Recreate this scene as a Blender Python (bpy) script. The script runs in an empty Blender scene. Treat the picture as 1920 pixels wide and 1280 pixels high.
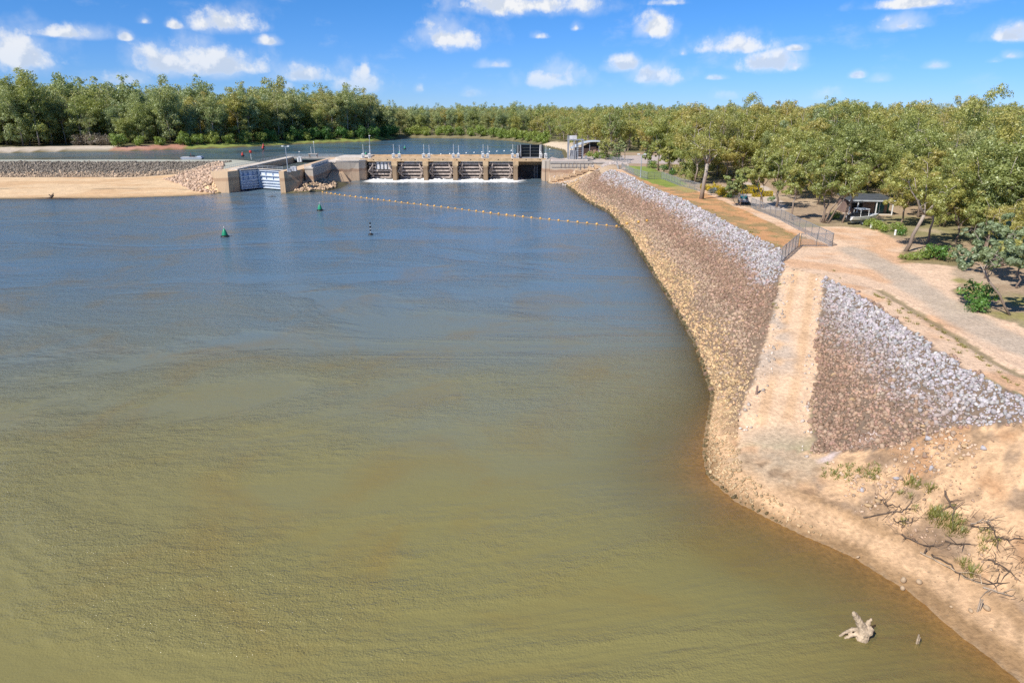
import bpy, math, random
import numpy as np
from mathutils import Vector, Matrix
from mathutils.bvhtree import BVHTree
from mathutils.geometry import delaunay_2d_cdt

random.seed(7)
RNG = np.random.default_rng(7)
scene = bpy.context.scene
COL = scene.collection
R = math.radians

# ------------------------------------------------------------------ camera
CAM_H = 25.0
PITCH = math.atan((640 - 205) / 1280.0)
cam = bpy.data.cameras.new('camera')
cam.lens = 24.0
cam.sensor_width = 36.0
cam.clip_start = 0.5
cam.clip_end = 20000
cam_o = bpy.data.objects.new('camera', cam)
cam_o.location = (0, 0, CAM_H)
cam_o.rotation_euler = (R(90) - PITCH, 0, 0)
COL.objects.link(cam_o)
scene.camera = cam_o

# ------------------------------------------------------------------ light
SUN_EL = R(45)
SUN_DIR = Vector((-0.72 * math.cos(SUN_EL), -0.694 * math.cos(SUN_EL), math.sin(SUN_EL)))   # towards the sun
sun = bpy.data.lights.new('sun', 'SUN')
sun.energy = 5.0
sun.angle = R(0.5)
sun.color = (1.0, 0.95, 0.87)
sun_o = bpy.data.objects.new('sun', sun)
sun_o.rotation_euler = SUN_DIR.to_track_quat('Z', 'Y').to_euler()
sun_o.location = SUN_DIR * 300
COL.objects.link(sun_o)
SKY_STRENGTH = 0.1015
scene.view_settings.view_transform = 'Standard'
scene.view_settings.look = 'None'
scene.view_settings.gamma = 1.0
scene.view_settings.use_curve_mapping = False
scene.view_settings.exposure = 0.30
scene.cycles.use_denoising = False
scene.cycles.max_bounces = 6
scene.cycles.diffuse_bounces = 3
scene.cycles.glossy_bounces = 3
scene.cycles.transparent_max_bounces = 12
scene.cycles.transmission_bounces = 4
scene.cycles.caustics_reflective = False
scene.cycles.caustics_refractive = False


def ray(u, v):
    dx = (u - 960) / 1280.0
    dy = -(v - 640) / 1280.0
    return (dx, math.cos(PITCH) + dy * math.sin(PITCH), -math.sin(PITCH) + dy * math.cos(PITCH))


def px(u, v, z=0.0):
    """point of the level plane z that the photograph shows at (u, v)"""
    d = ray(u, v)
    t = (z - CAM_H) / d[2]
    return (d[0] * t, d[1] * t)


def hgt(v, Y):
    """height seen at image row v at plan distance Y"""
    d = ray(960, v)
    return CAM_H + d[2] * Y / d[1]


def xat(u, v, Y):
    d = ray(u, v)
    return d[0] * Y / d[1]


# ------------------------------------------------------------------ world
class NT:
    """small helper for node trees"""
    def __init__(self, tree):
        self.t = tree
        self.n = tree.nodes
        self.l = tree.links

    def node(self, kind, **kw):
        n = self.n.new(kind)
        for k, v in kw.items():
            setattr(n, k, v)
        return n

    def put(self, sock, v):
        if isinstance(v, bpy.types.NodeSocket):
            self.l.new(v, sock)
        elif v is not None:
            sock.default_value = v

    def math(self, op, a, b=None, c=None, clamp=False):
        n = self.node('ShaderNodeMath', operation=op)
        n.use_clamp = clamp
        self.put(n.inputs[0], a)
        if b is not None:
            self.put(n.inputs[1], b)
        if c is not None:
            self.put(n.inputs[2], c)
        return n.outputs[0]

    def vmath(self, op, a, b=None, out=0):
        n = self.node('ShaderNodeVectorMath', operation=op)
        self.put(n.inputs[0], a)
        if b is not None:
            self.put(n.inputs[1], b)
        return n.outputs[out]

    def mix(self, fac, a, b, blend='MIX'):
        n = self.node('ShaderNodeMix', data_type='RGBA', blend_type=blend)
        self.put(n.inputs['Factor'], fac)
        ia = [s for s in n.inputs if s.name == 'A' and s.type == 'RGBA'][0]
        ib = [s for s in n.inputs if s.name == 'B' and s.type == 'RGBA'][0]
        self.put(ia, a if not isinstance(a, tuple) else (*a[:3], 1))
        self.put(ib, b if not isinstance(b, tuple) else (*b[:3], 1))
        return [s for s in n.outputs if s.type == 'RGBA'][0]

    def noise(self, vec, scale, detail=3.0, rough=0.55, dims='3D', dist=0.0):
        n = self.node('ShaderNodeTexNoise', noise_dimensions=dims)
        if vec is not None:
            self.l.new(vec, n.inputs['Vector'])
        n.inputs['Scale'].default_value = scale
        n.inputs['Detail'].default_value = detail
        n.inputs['Roughness'].default_value = rough
        n.inputs['Distortion'].default_value = dist
        return n.outputs[0]

    def step(self, v, lo, hi):
        n = self.node('ShaderNodeMapRange', interpolation_type='SMOOTHSTEP')
        self.put(n.inputs['Value'], v)
        n.inputs['From Min'].default_value = lo
        n.inputs['From Max'].default_value = hi
        return n.outputs[0]

    def ramp(self, fac, stops):
        n = self.node('ShaderNodeValToRGB')
        el = n.color_ramp.elements
        while len(el) > 1:
            el.remove(el[-1])
        el[0].position, el[0].color = stops[0][0], (*stops[0][1], 1)
        for p, c in stops[1:]:
            e = el.new(p)
            e.color = (*c, 1)
        self.put(n.inputs[0], fac)
        return n.outputs[0]


CLOUDS = [(15, 92, 100, 44), (110, 60, 85, 13), (425, 38, 66, 24), (330, 112, 82, 34), (425, 118, 80, 26),
          (270, 38, 17, 10), (325, 46, 20, 10), (235, 68, 18, 10), (500, 76, 28, 10), (570, 138, 58, 17), (675, 150, 52, 26),
          (685, 128, 14, 16), (240, 147, 42, 15), (535, 160, 24, 11), (850, 66, 70, 27), (985, 2, 150, 26), (925, 120, 38, 9),
          (787, 165, 11, 10), (885, 175, 28, 9), (800, 196, 17, 9), (1030, 144, 62, 23), (1010, 66, 22, 9), (1080, 50, 15, 10),
          (1225, 47, 38, 24), (1252, 2, 48, 10), (1170, 120, 33, 15), (1235, 140, 58, 20), (1375, 80, 72, 22), (1445, 116, 74, 19),
          (1495, 90, 26, 7), (1360, 179, 34, 10), (1690, 44, 52, 15), (1720, 4, 95, 12), (1890, 64, 46, 16), (1865, 112, 18, 9),
          (1895, 103, 24, 9), (1755, 122, 24, 8), (1610, 140, 18, 8), (1652, 147, 26, 9), (1545, 177, 34, 15), (1465, 190, 22, 9),
          (1345, 145, 26, 6), (1280, 98, 10, 8)]

world = bpy.data.worlds.new('World')
scene.world = world
world.use_nodes = True
W = NT(world.node_tree)
W.n.clear()
sky = W.node('ShaderNodeTexSky', sky_type='NISHITA')
sky.sun_disc = False
sky.sun_elevation = SUN_EL
sky.sun_rotation = math.atan2(SUN_DIR.x, SUN_DIR.y)
sky.altitude = 2500
sky.air_density = 1.0
sky.dust_density = 0.0
sky.ozone_density = 6.0
tc = W.node('ShaderNodeTexCoord')
sep = W.node('ShaderNodeSeparateXYZ')
W.l.new(W.vmath('NORMALIZE', tc.outputs['Generated']), sep.inputs[0])
az = W.math('ARCTAN2', sep.outputs[0], sep.outputs[1])
el = W.math('ARCSINE', sep.outputs[2])
# the clear, dry blue of the day, all round
sky_blue = W.vmath('MULTIPLY', sky.outputs[0], W.mix(W.step(el, -0.02, 0.20), (0.46, 0.64, 1.00), (0.36, 0.76, 1.07)))
cmb = W.node('ShaderNodeCombineXYZ')
W.l.new(az, cmb.inputs[0])
W.l.new(el, cmb.inputs[1])
P = cmb.outputs[0]
dist = None
for (u, v, hw, hh) in CLOUDS:
    d = ray(u, v)
    a0 = math.atan2(d[0], d[1])
    e0 = math.asin(d[2] / math.sqrt(d[0] ** 2 + d[1] ** 2 + d[2] ** 2))
    s = 1280 * math.sqrt(1 + ((u - 960) / 1280) ** 2 + ((v - 640) / 1280) ** 2)
    sa, se = hw * 1.2 / s, hh * 1.42 / s
    dv = W.vmath('SUBTRACT', P, (a0, e0 - 0.25 * se, 0))
    w = W.vmath('MAXIMUM', W.vmath('MULTIPLY', dv, (1 / sa, 0.80 / se, 0)), W.vmath('MULTIPLY', dv, (-1 / sa, -1.9 / se, 0)))
    r = W.vmath('LENGTH', w, out=1)
    if hh < 12:
        r = W.math('ADD', r, 0.16)          # the small ones are thin
    dist = r if dist is None else W.math('MINIMUM', dist, r)
warp = W.node('ShaderNodeTexNoise', noise_dimensions='2D')
W.l.new(P, warp.inputs['Vector'])
warp.inputs['Scale'].default_value = 60.0
warp.inputs['Detail'].default_value = 3.0
n1 = W.noise(P, 24.0, 8.0, 0.60, dims='2D')
n2 = W.noise(W.vmath('ADD', P, (-0.008, 0.014, 0)), 24.0, 4.0, 0.55, dims='2D')
body = W.math('SUBTRACT', 1.0, dist)
dens = W.math('ADD', body, W.math('MULTIPLY', W.math('SUBTRACT', n1, 0.5), 2.1))
soft = W.math('ADD', body, W.math('MULTIPLY', W.math('SUBTRACT', n2, 0.5), 1.6))
alpha = W.math('MAXIMUM', W.math('MULTIPLY', W.step(dens, 0.08, 0.80), W.step(body, -0.3, 0.35)), W.math('MULTIPLY', W.step(soft, -0.2, 1.0), 0.5))
# the same kind of small fair-weather cloud goes on round the rest of the sky
gen = W.noise(W.vmath('MULTIPLY', P, (1.0, 1.9, 1.0)), 4.5, 7.0, 0.6, dims='2D')
genm = W.math('MULTIPLY', W.step(gen, 0.60, 0.72), W.step(W.math('ABSOLUTE', az), 0.72, 0.80))
wisp = W.math('MULTIPLY', W.step(W.noise(W.vmath('MULTIPLY', P, (1.0, 2.2, 1.0)), 9.0, 6.0, 0.62, dims='2D'), 0.56, 0.85), 0.22)
alpha = W.math('MAXIMUM', W.math('MAXIMUM', alpha, genm), wisp)
alpha = W.math('MULTIPLY', alpha, W.step(el, 0.0, 0.05))
alpha = W.math('MULTIPLY', alpha, W.math('ADD', 0.66, W.math('MULTIPLY', W.step(el, 0.0, 0.12), 0.30)))
lit = W.step(W.math('SUBTRACT', n1, n2), -0.07, 0.10)
low = W.step(dens, 0.35, 0.8)
lit = W.math('SUBTRACT', 1.0, W.math('MULTIPLY', W.math('SUBTRACT', 1.0, lit), low))
ccol = W.mix(lit, (5.3, 5.8, 6.6), (7.5, 7.55, 7.6))
skyc = W.mix(alpha, sky_blue, ccol)
bg = W.node('ShaderNodeBackground')
W.l.new(skyc, bg.inputs['Color'])
bg.inputs['Strength'].default_value = SKY_STRENGTH
wo = W.node('ShaderNodeOutputWorld')
W.l.new(bg.outputs[0], wo.inputs[0])
world.cycles.sampling_method = 'MANUAL'
world.cycles.sample_map_resolution = 512

# ------------------------------------------------------------------ materials
MATS = {}


def new_mat(name):
    m = bpy.data.materials.new(name)
    m.use_nodes = True
    t = NT(m.node_tree)
    t.n.clear()
    out = t.node('ShaderNodeOutputMaterial')
    MATS[name] = m
    return m, t, out


def principled(t, out, color, rough=0.7, metal=0.0, bump=None, spec=0.4):
    b = t.node('ShaderNodeBsdfPrincipled')
    t.put(b.inputs['Base Color'], color if not isinstance(color, tuple) else (*color, 1))
    t.put(b.inputs['Roughness'], rough)
    b.inputs['Metallic'].default_value = metal
    b.inputs['Specular IOR Level'].default_value = spec
    if bump is not None:
        bn = t.node('ShaderNodeBump')
        bn.inputs['Strength'].default_value = bump[1]
        bn.inputs['Distance'].default_value = bump[2]
        t.l.new(bump[0], bn.inputs['Height'])
        t.l.new(bn.outputs[0], b.inputs['Normal'])
    t.l.new(b.outputs[0], out.inputs[0])
    return b


def simple(name, color, rough=0.6, metal=0.0, var=0.18, scale=1.5, spec=0.4, bump=0.0):
    """one paint or metal with mottling and grime"""
    m, t, out = new_mat(name)
    geo = t.node('ShaderNodeNewGeometry')
    n = t.noise(geo.outputs['Position'], scale, 5.0, 0.6)
    n2 = t.noise(geo.outputs['Position'], scale * 6, 3.0, 0.6)
    k = t.math('ADD', t.math('MULTIPLY', n, 0.7), t.math('MULTIPLY', n2, 0.3))
    dark = tuple(c * (1 - 2.2 * var) for c in color)
    lite = tuple(min(1, c * (1 + 1.6 * var)) for c in color)
    c = t.mix(t.step(k, 0.3, 0.7), dark, lite)
    principled(t, out, c, rough, metal, (n2, bump, 0.02) if bump else None, spec)
    return m


def concrete(name, base, stain, foot, z0, z1, rust=(0.30, 0.17, 0.11)):
    """cast concrete: pour bands, streaks below the coping, a tide stain with a ragged edge, damp foot"""
    m, t, out = new_mat(name)
    geo = t.node('ShaderNodeNewGeometry')
    pos = geo.outputs['Position']
    s = t.node('ShaderNodeSeparateXYZ')
    t.l.new(pos, s.inputs[0])
    z = s.outputs[2]
    n = t.noise(pos, 0.5, 5.0, 0.6)
    fine = t.noise(pos, 7.0, 4.0, 0.6)
    streak = t.noise(t.vmath('MULTIPLY', pos, (1.6, 1.6, 0.10)), 1.3, 4.0, 0.6)
    zz = t.math('ADD', z, t.math('MULTIPLY', t.math('SUBTRACT', n, 0.5), 1.3))
    c = t.mix(t.step(zz, z0, z0 + 0.9), foot, stain)
    c = t.mix(t.step(zz, z1 - 0.25, z1 + 0.25), c, base)
    band = t.math('MULTIPLY', t.step(zz, z1 - 1.3, z1 - 0.9), t.math('SUBTRACT', 1.0, t.step(zz, z1 - 0.2, z1)))
    c = t.mix(t.math('MULTIPLY', band, 0.55), c, rust)
    c = t.mix(t.math('MULTIPLY', t.step(streak, 0.50, 0.72), 0.55), c, t.mix(0.5, c, (0.10, 0.085, 0.07)))
    c = t.mix(t.math('MULTIPLY', t.step(fine, 0.45, 0.75), 0.22), c, (0.55, 0.50, 0.43))
    principled(t, out, c, 0.88, 0, (fine, 0.25, 0.03), 0.25)
    return m


concrete('concrete_wall', (0.50, 0.43, 0.35), (0.52, 0.37, 0.25), (0.17, 0.125, 0.075), -0.6, 4.4)
concrete('concrete_pier', (0.44, 0.34, 0.20), (0.26, 0.18, 0.11), (0.12, 0.085, 0.05), -0.4, 4.9, (0.22, 0.14, 0.08))
concrete('concrete_lock', (0.64, 0.455, 0.285), (0.58, 0.40, 0.245), (0.42, 0.30, 0.165), -0.7, 4.6, (0.36, 0.21, 0.12))
simple('concrete_deck', (0.52, 0.37, 0.22), 0.85, 0, 0.14, 0.6, 0.2, 0.2)
simple('concrete_pale', (0.60, 0.53, 0.45), 0.85, 0, 0.10, 0.5, 0.2, 0.2)
simple('concrete_grey', (0.40, 0.37, 0.34), 0.85, 0, 0.12, 0.6, 0.2, 0.2)
simple('steel_grey', (0.34, 0.35, 0.37), 0.5, 0.3, 0.12, 1.2)
simple('steel_galvanised', (0.42, 0.46, 0.50), 0.45, 0.35, 0.10, 2.0)
simple('steel_dark', (0.035, 0.042, 0.045), 0.6, 0.2, 0.2, 1.0)
simple('gate_paint', (0.46, 0.38, 0.33), 0.6, 0.1, 0.22, 0.9)
simple('gate_skin', (0.13, 0.11, 0.10), 0.6, 0.1, 0.25, 0.8)
simple('gate_pale', (0.62, 0.60, 0.60), 0.55, 0.0, 0.10, 1.0)
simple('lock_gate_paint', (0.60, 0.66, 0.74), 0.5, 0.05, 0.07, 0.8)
simple('lock_blue_and_shade', (0.40, 0.49, 0.64), 0.5, 0.05, 0.10, 0.8)  # blue steel, also the painted-in shade of the left lock leaf
simple('white_paint', (0.74, 0.74, 0.72), 0.45, 0, 0.06, 2.0)
simple('float_yellow', (0.72, 0.40, 0.10), 0.5, 0, 0.2, 1.2)
simple('float_white', (0.75, 0.74, 0.70), 0.5, 0, 0.1, 1.2)
simple('rope', (0.50, 0.30, 0.12), 0.8, 0, 0.15, 3.0)
simple('buoy_green', (0.015, 0.26, 0.13), 0.4, 0, 0.10, 2.0)
simple('buoy_black', (0.02, 0.02, 0.022), 0.5, 0, 0.10, 2.0)
simple('signal_red', (0.50, 0.04, 0.03), 0.5, 0, 0.10, 2.0)
simple('roof_pale', (0.60, 0.63, 0.65), 0.4, 0.2, 0.06, 1.0)
simple('roof_dark', (0.10, 0.105, 0.11), 0.5, 0.2, 0.12, 1.0)
simple('brick_wall', (0.32, 0.21, 0.155), 0.85, 0, 0.14, 2.0)
simple('cabin_wall', (0.24, 0.165, 0.135), 0.8, 0, 0.12, 1.5)
simple('glass_teal', (0.02, 0.10, 0.12), 0.12, 0, 0.05, 1.0, 0.5)
simple('dark_void', (0.02, 0.02, 0.02), 0.7, 0, 0.1, 1.0)
simple('car_blue', (0.03, 0.10, 0.35), 0.3, 0.1, 0.04, 1.0, 0.5)
simple('car_silver', (0.40, 0.42, 0.45), 0.3, 0.3, 0.04, 1.0, 0.5)
simple('tyre', (0.02, 0.02, 0.02), 0.8, 0, 0.1, 2.0)
simple('tarp_green', (0.08, 0.30, 0.26), 0.6, 0, 0.08, 1.0)
simple('fence_wire', (0.38, 0.40, 0.42), 0.5, 0.4, 0.05, 1.0)
simple('fence_post', (0.16, 0.17, 0.18), 0.5, 0.3, 0.08, 2.0)
simple('timber_grey', (0.36, 0.29, 0.22), 0.9, 0, 0.22, 3.0, 0.15, 0.4)
simple('timber_pale', (0.42, 0.325, 0.225), 0.9, 0, 0.25, 2.5, 0.15, 0.5)
simple('twig_dark', (0.13, 0.095, 0.07), 0.9, 0, 0.25, 3.0, 0.15)
simple('play_red', (0.70, 0.03, 0.02), 0.5, 0, 0.05, 1.0)


def attr_mat(name, detail_scale, rough=0.9, contrast=0.35, bump=0.3, bdist=0.05, speck=None):
    """colour from the 'col' attribute, broken up with grain"""
    m, t, out = new_mat(name)
    geo = t.node('ShaderNodeNewGeometry')
    a = t.node('ShaderNodeVertexColor', layer_name='col')
    n = t.noise(geo.outputs['Position'], detail_scale, 6.0, 0.62)
    n2 = t.noise(geo.outputs['Position'], detail_scale * 0.13, 4.0, 0.6)
    k = t.math('ADD', t.math('MULTIPLY', n, 0.65), t.math('MULTIPLY', n2, 0.35))
    f = t.math('ADD', 1.0 - contrast, t.math('MULTIPLY', t.step(k, 0.3, 0.7), 2 * contrast))
    c = t.vmath('MULTIPLY', a.outputs[0], f)
    mm = t.node('ShaderNodeVectorMath', operation='SCALE')
    t.l.new(a.outputs[0], mm.inputs[0])
    t.l.new(f, mm.inputs['Scale'])
    c = mm.outputs[0]
    if speck:
        vor = t.node('ShaderNodeTexVoronoi')
        vor.inputs['Scale'].default_value = speck
        t.l.new(geo.outputs['Position'], vor.inputs['Vector'])
        big = t.noise(geo.outputs['Position'], 0.35, 3.0)
        s = t.math('MULTIPLY', t.math('SUBTRACT', 1.0, t.step(vor.outputs['Distance'], 0.12, 0.22)), t.step(big, 0.45, 0.62))
        c = t.mix(t.math('MULTIPLY', s, 0.55), c, (0.16, 0.12, 0.08))
    principled(t, out, c, rough, 0, (n, bump, bdist), 0.15)
    return m


attr_mat('ground_soil', 3.4, 0.95, 0.27, 0.9, 0.12, speck=3.0)
attr_mat('stone', 2.2, 0.9, 0.22, 0.35, 0.04)


def foliage(name, tints, trans=0.30):
    m, t, out = new_mat(name)
    oi = t.node('ShaderNodeObjectInfo')
    a = t.node('ShaderNodeVertexColor', layer_name='col')
    rgb = t.node('ShaderNodeSeparateColor')
    t.l.new(a.outputs[0], rgb.inputs[0])
    stops = [(i / (len(tints) - 1), c) for i, c in enumerate(tints)]
    fac = t.math('ADD', t.math('MULTIPLY', oi.outputs['Random'], 0.72), t.math('MULTIPLY', rgb.outputs[0], 0.40), clamp=True)
    c = t.ramp(fac, stops)
    k = t.math('ADD', 0.72, t.math('MULTIPLY', rgb.outputs[1], 0.6))
    sc = t.node('ShaderNodeVectorMath', operation='SCALE')
    t.l.new(c, sc.inputs[0])
    t.l.new(k, sc.inputs['Scale'])
    d = t.node('ShaderNodeBsdfDiffuse')
    t.l.new(sc.outputs[0], d.inputs[0])
    tr = t.node('ShaderNodeBsdfTranslucent')
    tr2 = t.node('ShaderNodeVectorMath', operation='MULTIPLY')
    t.l.new(sc.outputs[0], tr2.inputs[0])
    tr2.inputs[1].default_value = (1.15, 1.2, 0.7)
    t.l.new(tr2.outputs[0], tr.inputs[0])
    g = t.node('ShaderNodeBsdfGlossy')
    g.inputs['Roughness'].default_value = 0.45
    g.inputs['Color'].default_value = (0.8, 0.85, 0.8, 1)
    m1 = t.node('ShaderNodeMixShader')
    m1.inputs[0].default_value = trans
    t.l.new(d.outputs[0], m1.inputs[1])
    t.l.new(tr.outputs[0], m1.inputs[2])
    m2 = t.node('ShaderNodeMixShader')
    m2.inputs[0].default_value = 0.05
    t.l.new(m1.outputs[0], m2.inputs[1])
    t.l.new(g.outputs[0], m2.inputs[2])
    t.l.new(m2.outputs[0], out.inputs[0])
    return m


foliage('leaf_olive', [(0.25, 0.30, 0.115), (0.34, 0.375, 0.115), (0.43, 0.42, 0.115), (0.50, 0.405, 0.13)], 0.40)
foliage('leaf_grey', [(0.24, 0.30, 0.175), (0.30, 0.365, 0.185), (0.38, 0.415, 0.165), (0.43, 0.41, 0.17)], 0.40)
foliage('leaf_bright', [(0.18, 0.26, 0.05), (0.26, 0.34, 0.06), (0.34, 0.38, 0.08)])
foliage('leaf_deep', [(0.06, 0.15, 0.03), (0.10, 0.22, 0.04), (0.15, 0.28, 0.05)])
foliage('leaf_yellow', [(0.50, 0.36, 0.01), (0.60, 0.46, 0.015), (0.42, 0.38, 0.02)])
foliage('leaf_bluegrey', [(0.15, 0.19, 0.19), (0.20, 0.24, 0.24)])
foliage('leaf_dry', [(0.26, 0.21, 0.17), (0.31, 0.25, 0.19)])
foliage('grass_blade', [(0.15, 0.19, 0.04), (0.26, 0.25, 0.06), (0.36, 0.28, 0.11)])


def bark_mat():
    m, t, out = new_mat('bark')
    tc_ = t.node('ShaderNodeTexCoord')
    oi = t.node('ShaderNodeObjectInfo')
    p = tc_.outputs['Object']
    n = t.noise(t.vmath('MULTIPLY', p, (1, 1, 0.25)), 3.0, 5.0, 0.65)
    s = t.node('ShaderNodeSeparateXYZ')
    t.l.new(p, s.inputs[0])
    up = t.step(t.math('ADD', s.outputs[2], t.math('MULTIPLY', n, 2.5)), 2.0, 7.0)
    c0 = t.mix(oi.outputs['Random'], (0.16, 0.12, 0.095), (0.27, 0.20, 0.15))
    c = t.mix(up, c0, (0.40, 0.345, 0.29))
    c = t.mix(t.step(n, 0.5, 0.7), c, (0.22, 0.155, 0.11))
    principled(t, out, c, 0.9, 0, (n, 0.4, 0.05), 0.15)


bark_mat()


# ------------------------------------------------------------------ mesh building
class MB:
    def __init__(self):
        self.v, self.f, self.c = [], [], []

    def box(self, x0, x1, y0, y1, z0, z1):
        b = len(self.v)
        self.v += [(x0, y0, z0), (x1, y0, z0), (x1, y1, z0), (x0, y1, z0), (x0, y0, z1), (x1, y0, z1), (x1, y1, z1), (x0, y1, z1)]
        self.f += [tuple(b + i for i in q) for q in ((0, 3, 2, 1), (4, 5, 6, 7), (0, 1, 5, 4), (1, 2, 6, 5), (2, 3, 7, 6), (3, 0, 4, 7))]
        return self

    def prism(self, pts, axis, a, b):
        """polygon pts extruded along an axis: 'z' pts=(x,y); 'x' pts=(y,z); 'y' pts=(x,z)"""
        n = len(pts)
        s = len(self.v)
        for k in (a, b):
            for p in pts:
                self.v.append({'z': (p[0], p[1], k), 'x': (k, p[0], p[1]), 'y': (p[0], k, p[1])}[axis])
        self.f.append(tuple(s + i for i in range(n))[::-1])
        self.f.append(tuple(s + n + i for i in range(n)))
        for i in range(n):
            j = (i + 1) % n
            self.f.append((s + i, s + j, s + n + j, s + n + i))
        return self

    def hull(self, lower, upper):
        """two matching rings of 3d points"""
        n = len(lower)
        s = len(self.v)
        self.v += [tuple(p) for p in lower] + [tuple(p) for p in upper]
        self.f.append(tuple(s + i for i in range(n))[::-1])
        self.f.append(tuple(s + n + i for i in range(n)))
        for i in range(n):
            j = (i + 1) % n
            self.f.append((s + i, s + j, s + n + j, s + n + i))
        return self

    def tube(self, pts, radii, n=6, cap=True):
        pts = [Vector(p) for p in pts]
        if not hasattr(radii, '__len__'):
            radii = [radii] * len(pts)
        s = len(self.v)
        for i, p in enumerate(pts):
            d = (pts[min(i + 1, len(pts) - 1)] - pts[max(i - 1, 0)])
            d = d.normalized() if d.length > 1e-9 else Vector((0, 0, 1))
            a = d.cross(Vector((0.31, 0.17, 1)) if abs(d.z) < 0.9 else Vector((1, 0.2, 0))).normalized()
            b = d.cross(a)
            for k in range(n):
                t = 2 * math.pi * k / n
                self.v.append(tuple(p + (a * math.cos(t) + b * math.sin(t)) * radii[i]))
        for i in range(len(pts) - 1):
            for k in range(n):
                k2 = (k + 1) % n
                self.f.append((s + i * n + k, s + i * n + k2, s + (i + 1) * n + k2, s + (i + 1) * n + k))
        if cap:
            self.f.append(tuple(s + k for k in range(n))[::-1])
            e = s + (len(pts) - 1) * n
            self.f.append(tuple(e + k for k in range(n)))
        return self

    def lathe(self, prof, n=12, c=(0, 0, 0)):
        """profile of (r, z)"""
        s = len(self.v)
        for (r, z) in prof:
            for k in range(n):
                t = 2 * math.pi * k / n
                self.v.append((c[0] + r * math.cos(t), c[1] + r * math.sin(t), c[2] + z))
        for i in range(len(prof) - 1):
            for k in range(n):
                k2 = (k + 1) % n
                self.f.append((s + i * n + k, s + i * n + k2, s + (i + 1) * n + k2, s + (i + 1) * n + k))
        self.f.append(tuple(s + k for k in range(n))[::-1])
        e = s + (len(prof) - 1) * n
        self.f.append(tuple(e + k for k in range(n)))
        return self

    def bar(self, a, b, w, h=None):
        """square bar from a to b"""
        h = h or w
        a, b = Vector(a), Vector(b)
        d = (b - a).normalized()
        s = d.cross(Vector((0, 0, 1)) if abs(d.z) < 0.95 else Vector((1, 0, 0))).normalized() * (w / 2)
        u = s.cross(d).normalized() * (h / 2)
        return self.hull([a - s - u, a + s - u, a + s + u, a - s + u], [b - s - u, b + s - u, b + s + u, b - s + u])

    def mesh(self, name, mat, smooth=False):
        me = bpy.data.meshes.new(name)
        me.from_pydata(self.v, [], self.f)
        me.materials.append(MATS[mat])
        if smooth:
            me.polygons.foreach_set('use_smooth', [True] * len(me.polygons))
        me.update()
        return me

    def build(self, name, mat, parent=None, smooth=False, loc=(0, 0, 0), rz=0.0):
        return link(name, self.mesh(name, mat, smooth), parent, loc, rz)


def link(name, me, parent=None, loc=(0, 0, 0), rz=0.0):
    o = bpy.data.objects.new(name, me)
    o.location = loc
    o.rotation_euler = (0, 0, rz)
    COL.objects.link(o)
    if parent is not None:
        o.parent = parent
    return o


ONES = 'first second third fourth fifth sixth seventh eighth ninth tenth eleventh twelfth thirteenth fourteenth fifteenth sixteenth seventeenth eighteenth nineteenth'.split()


def nth(k):
    """0 -> first, 20 -> twenty-first"""
    k += 1
    if k < 20:
        return ONES[k - 1]
    tens = {2: ('twentieth', 'twenty'), 3: ('thirtieth', 'thirty'), 4: ('fortieth', 'forty')}[k // 10]
    return tens[0] if k % 10 == 0 else tens[1] + '-' + ONES[k % 10 - 1]


def tag(o, label, cat, group=None):
    o['label'] = label
    o['category'] = cat
    if group:
        o['group'] = group
    return o


def thing(name, label, cat, loc=(0, 0, 0), rz=0.0, group=None):
    o = link(name, None, None, loc, rz)
    o.empty_display_size = 0.3
    return tag(o, label, cat, group)


def structure(o):
    o['kind'] = 'structure'
    return o


def stuff(o, label=None, cat=None):
    o['kind'] = 'stuff'
    if label:
        tag(o, label, cat)
    return o


def np_mesh(name, verts, quads_or_tris, mat, cols=None, smooth=False):
    """fast mesh from numpy arrays with an optional per-vertex colour"""
    me = bpy.data.meshes.new(name)
    nv, nf = len(verts), len(quads_or_tris)
    k = quads_or_tris.shape[1]
    me.vertices.add(nv)
    me.vertices.foreach_set('co', np.ascontiguousarray(verts, dtype=np.float32).ravel())
    me.loops.add(nf * k)
    me.loops.foreach_set('vertex_index', np.ascontiguousarray(quads_or_tris, dtype=np.int32).ravel())
    me.polygons.add(nf)
    me.polygons.foreach_set('loop_start', np.arange(0, nf * k, k, dtype=np.int32))
    if smooth:
        me.polygons.foreach_set('use_smooth', np.ones(nf, dtype=bool))
    if cols is not None:
        ca = me.color_attributes.new('col', 'FLOAT_COLOR', 'POINT')
        c4 = np.ones((nv, 4), dtype=np.float32)
        c4[:, :3] = cols
        ca.data.foreach_set('color', c4.ravel())
    me.materials.append(MATS[mat])
    me.update(calc_edges=True)
    me.validate()
    return me


# value noise for terrain and placement
_perm = RNG.random((256, 256))


def vnoise(x, y, s):
    x, y = np.asarray(x, float) / s, np.asarray(y, float) / s
    xi, yi = np.floor(x).astype(int), np.floor(y).astype(int)
    fx, fy = x - xi, y - yi
    fx, fy = fx * fx * (3 - 2 * fx), fy * fy * (3 - 2 * fy)
    g = lambda i, j: _perm[i % 256, j % 256]
    return (g(xi, yi) * (1 - fx) + g(xi + 1, yi) * fx) * (1 - fy) + (g(xi, yi + 1) * (1 - fx) + g(xi + 1, yi + 1) * fx) * fy


def fnoise(x, y, s):
    return (vnoise(x, y, s) * 0.55 + vnoise(x + 31.7, y + 11.3, s / 2.1) * 0.28 + vnoise(x + 7.1, y + 53.9, s / 4.3) * 0.17)


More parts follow.
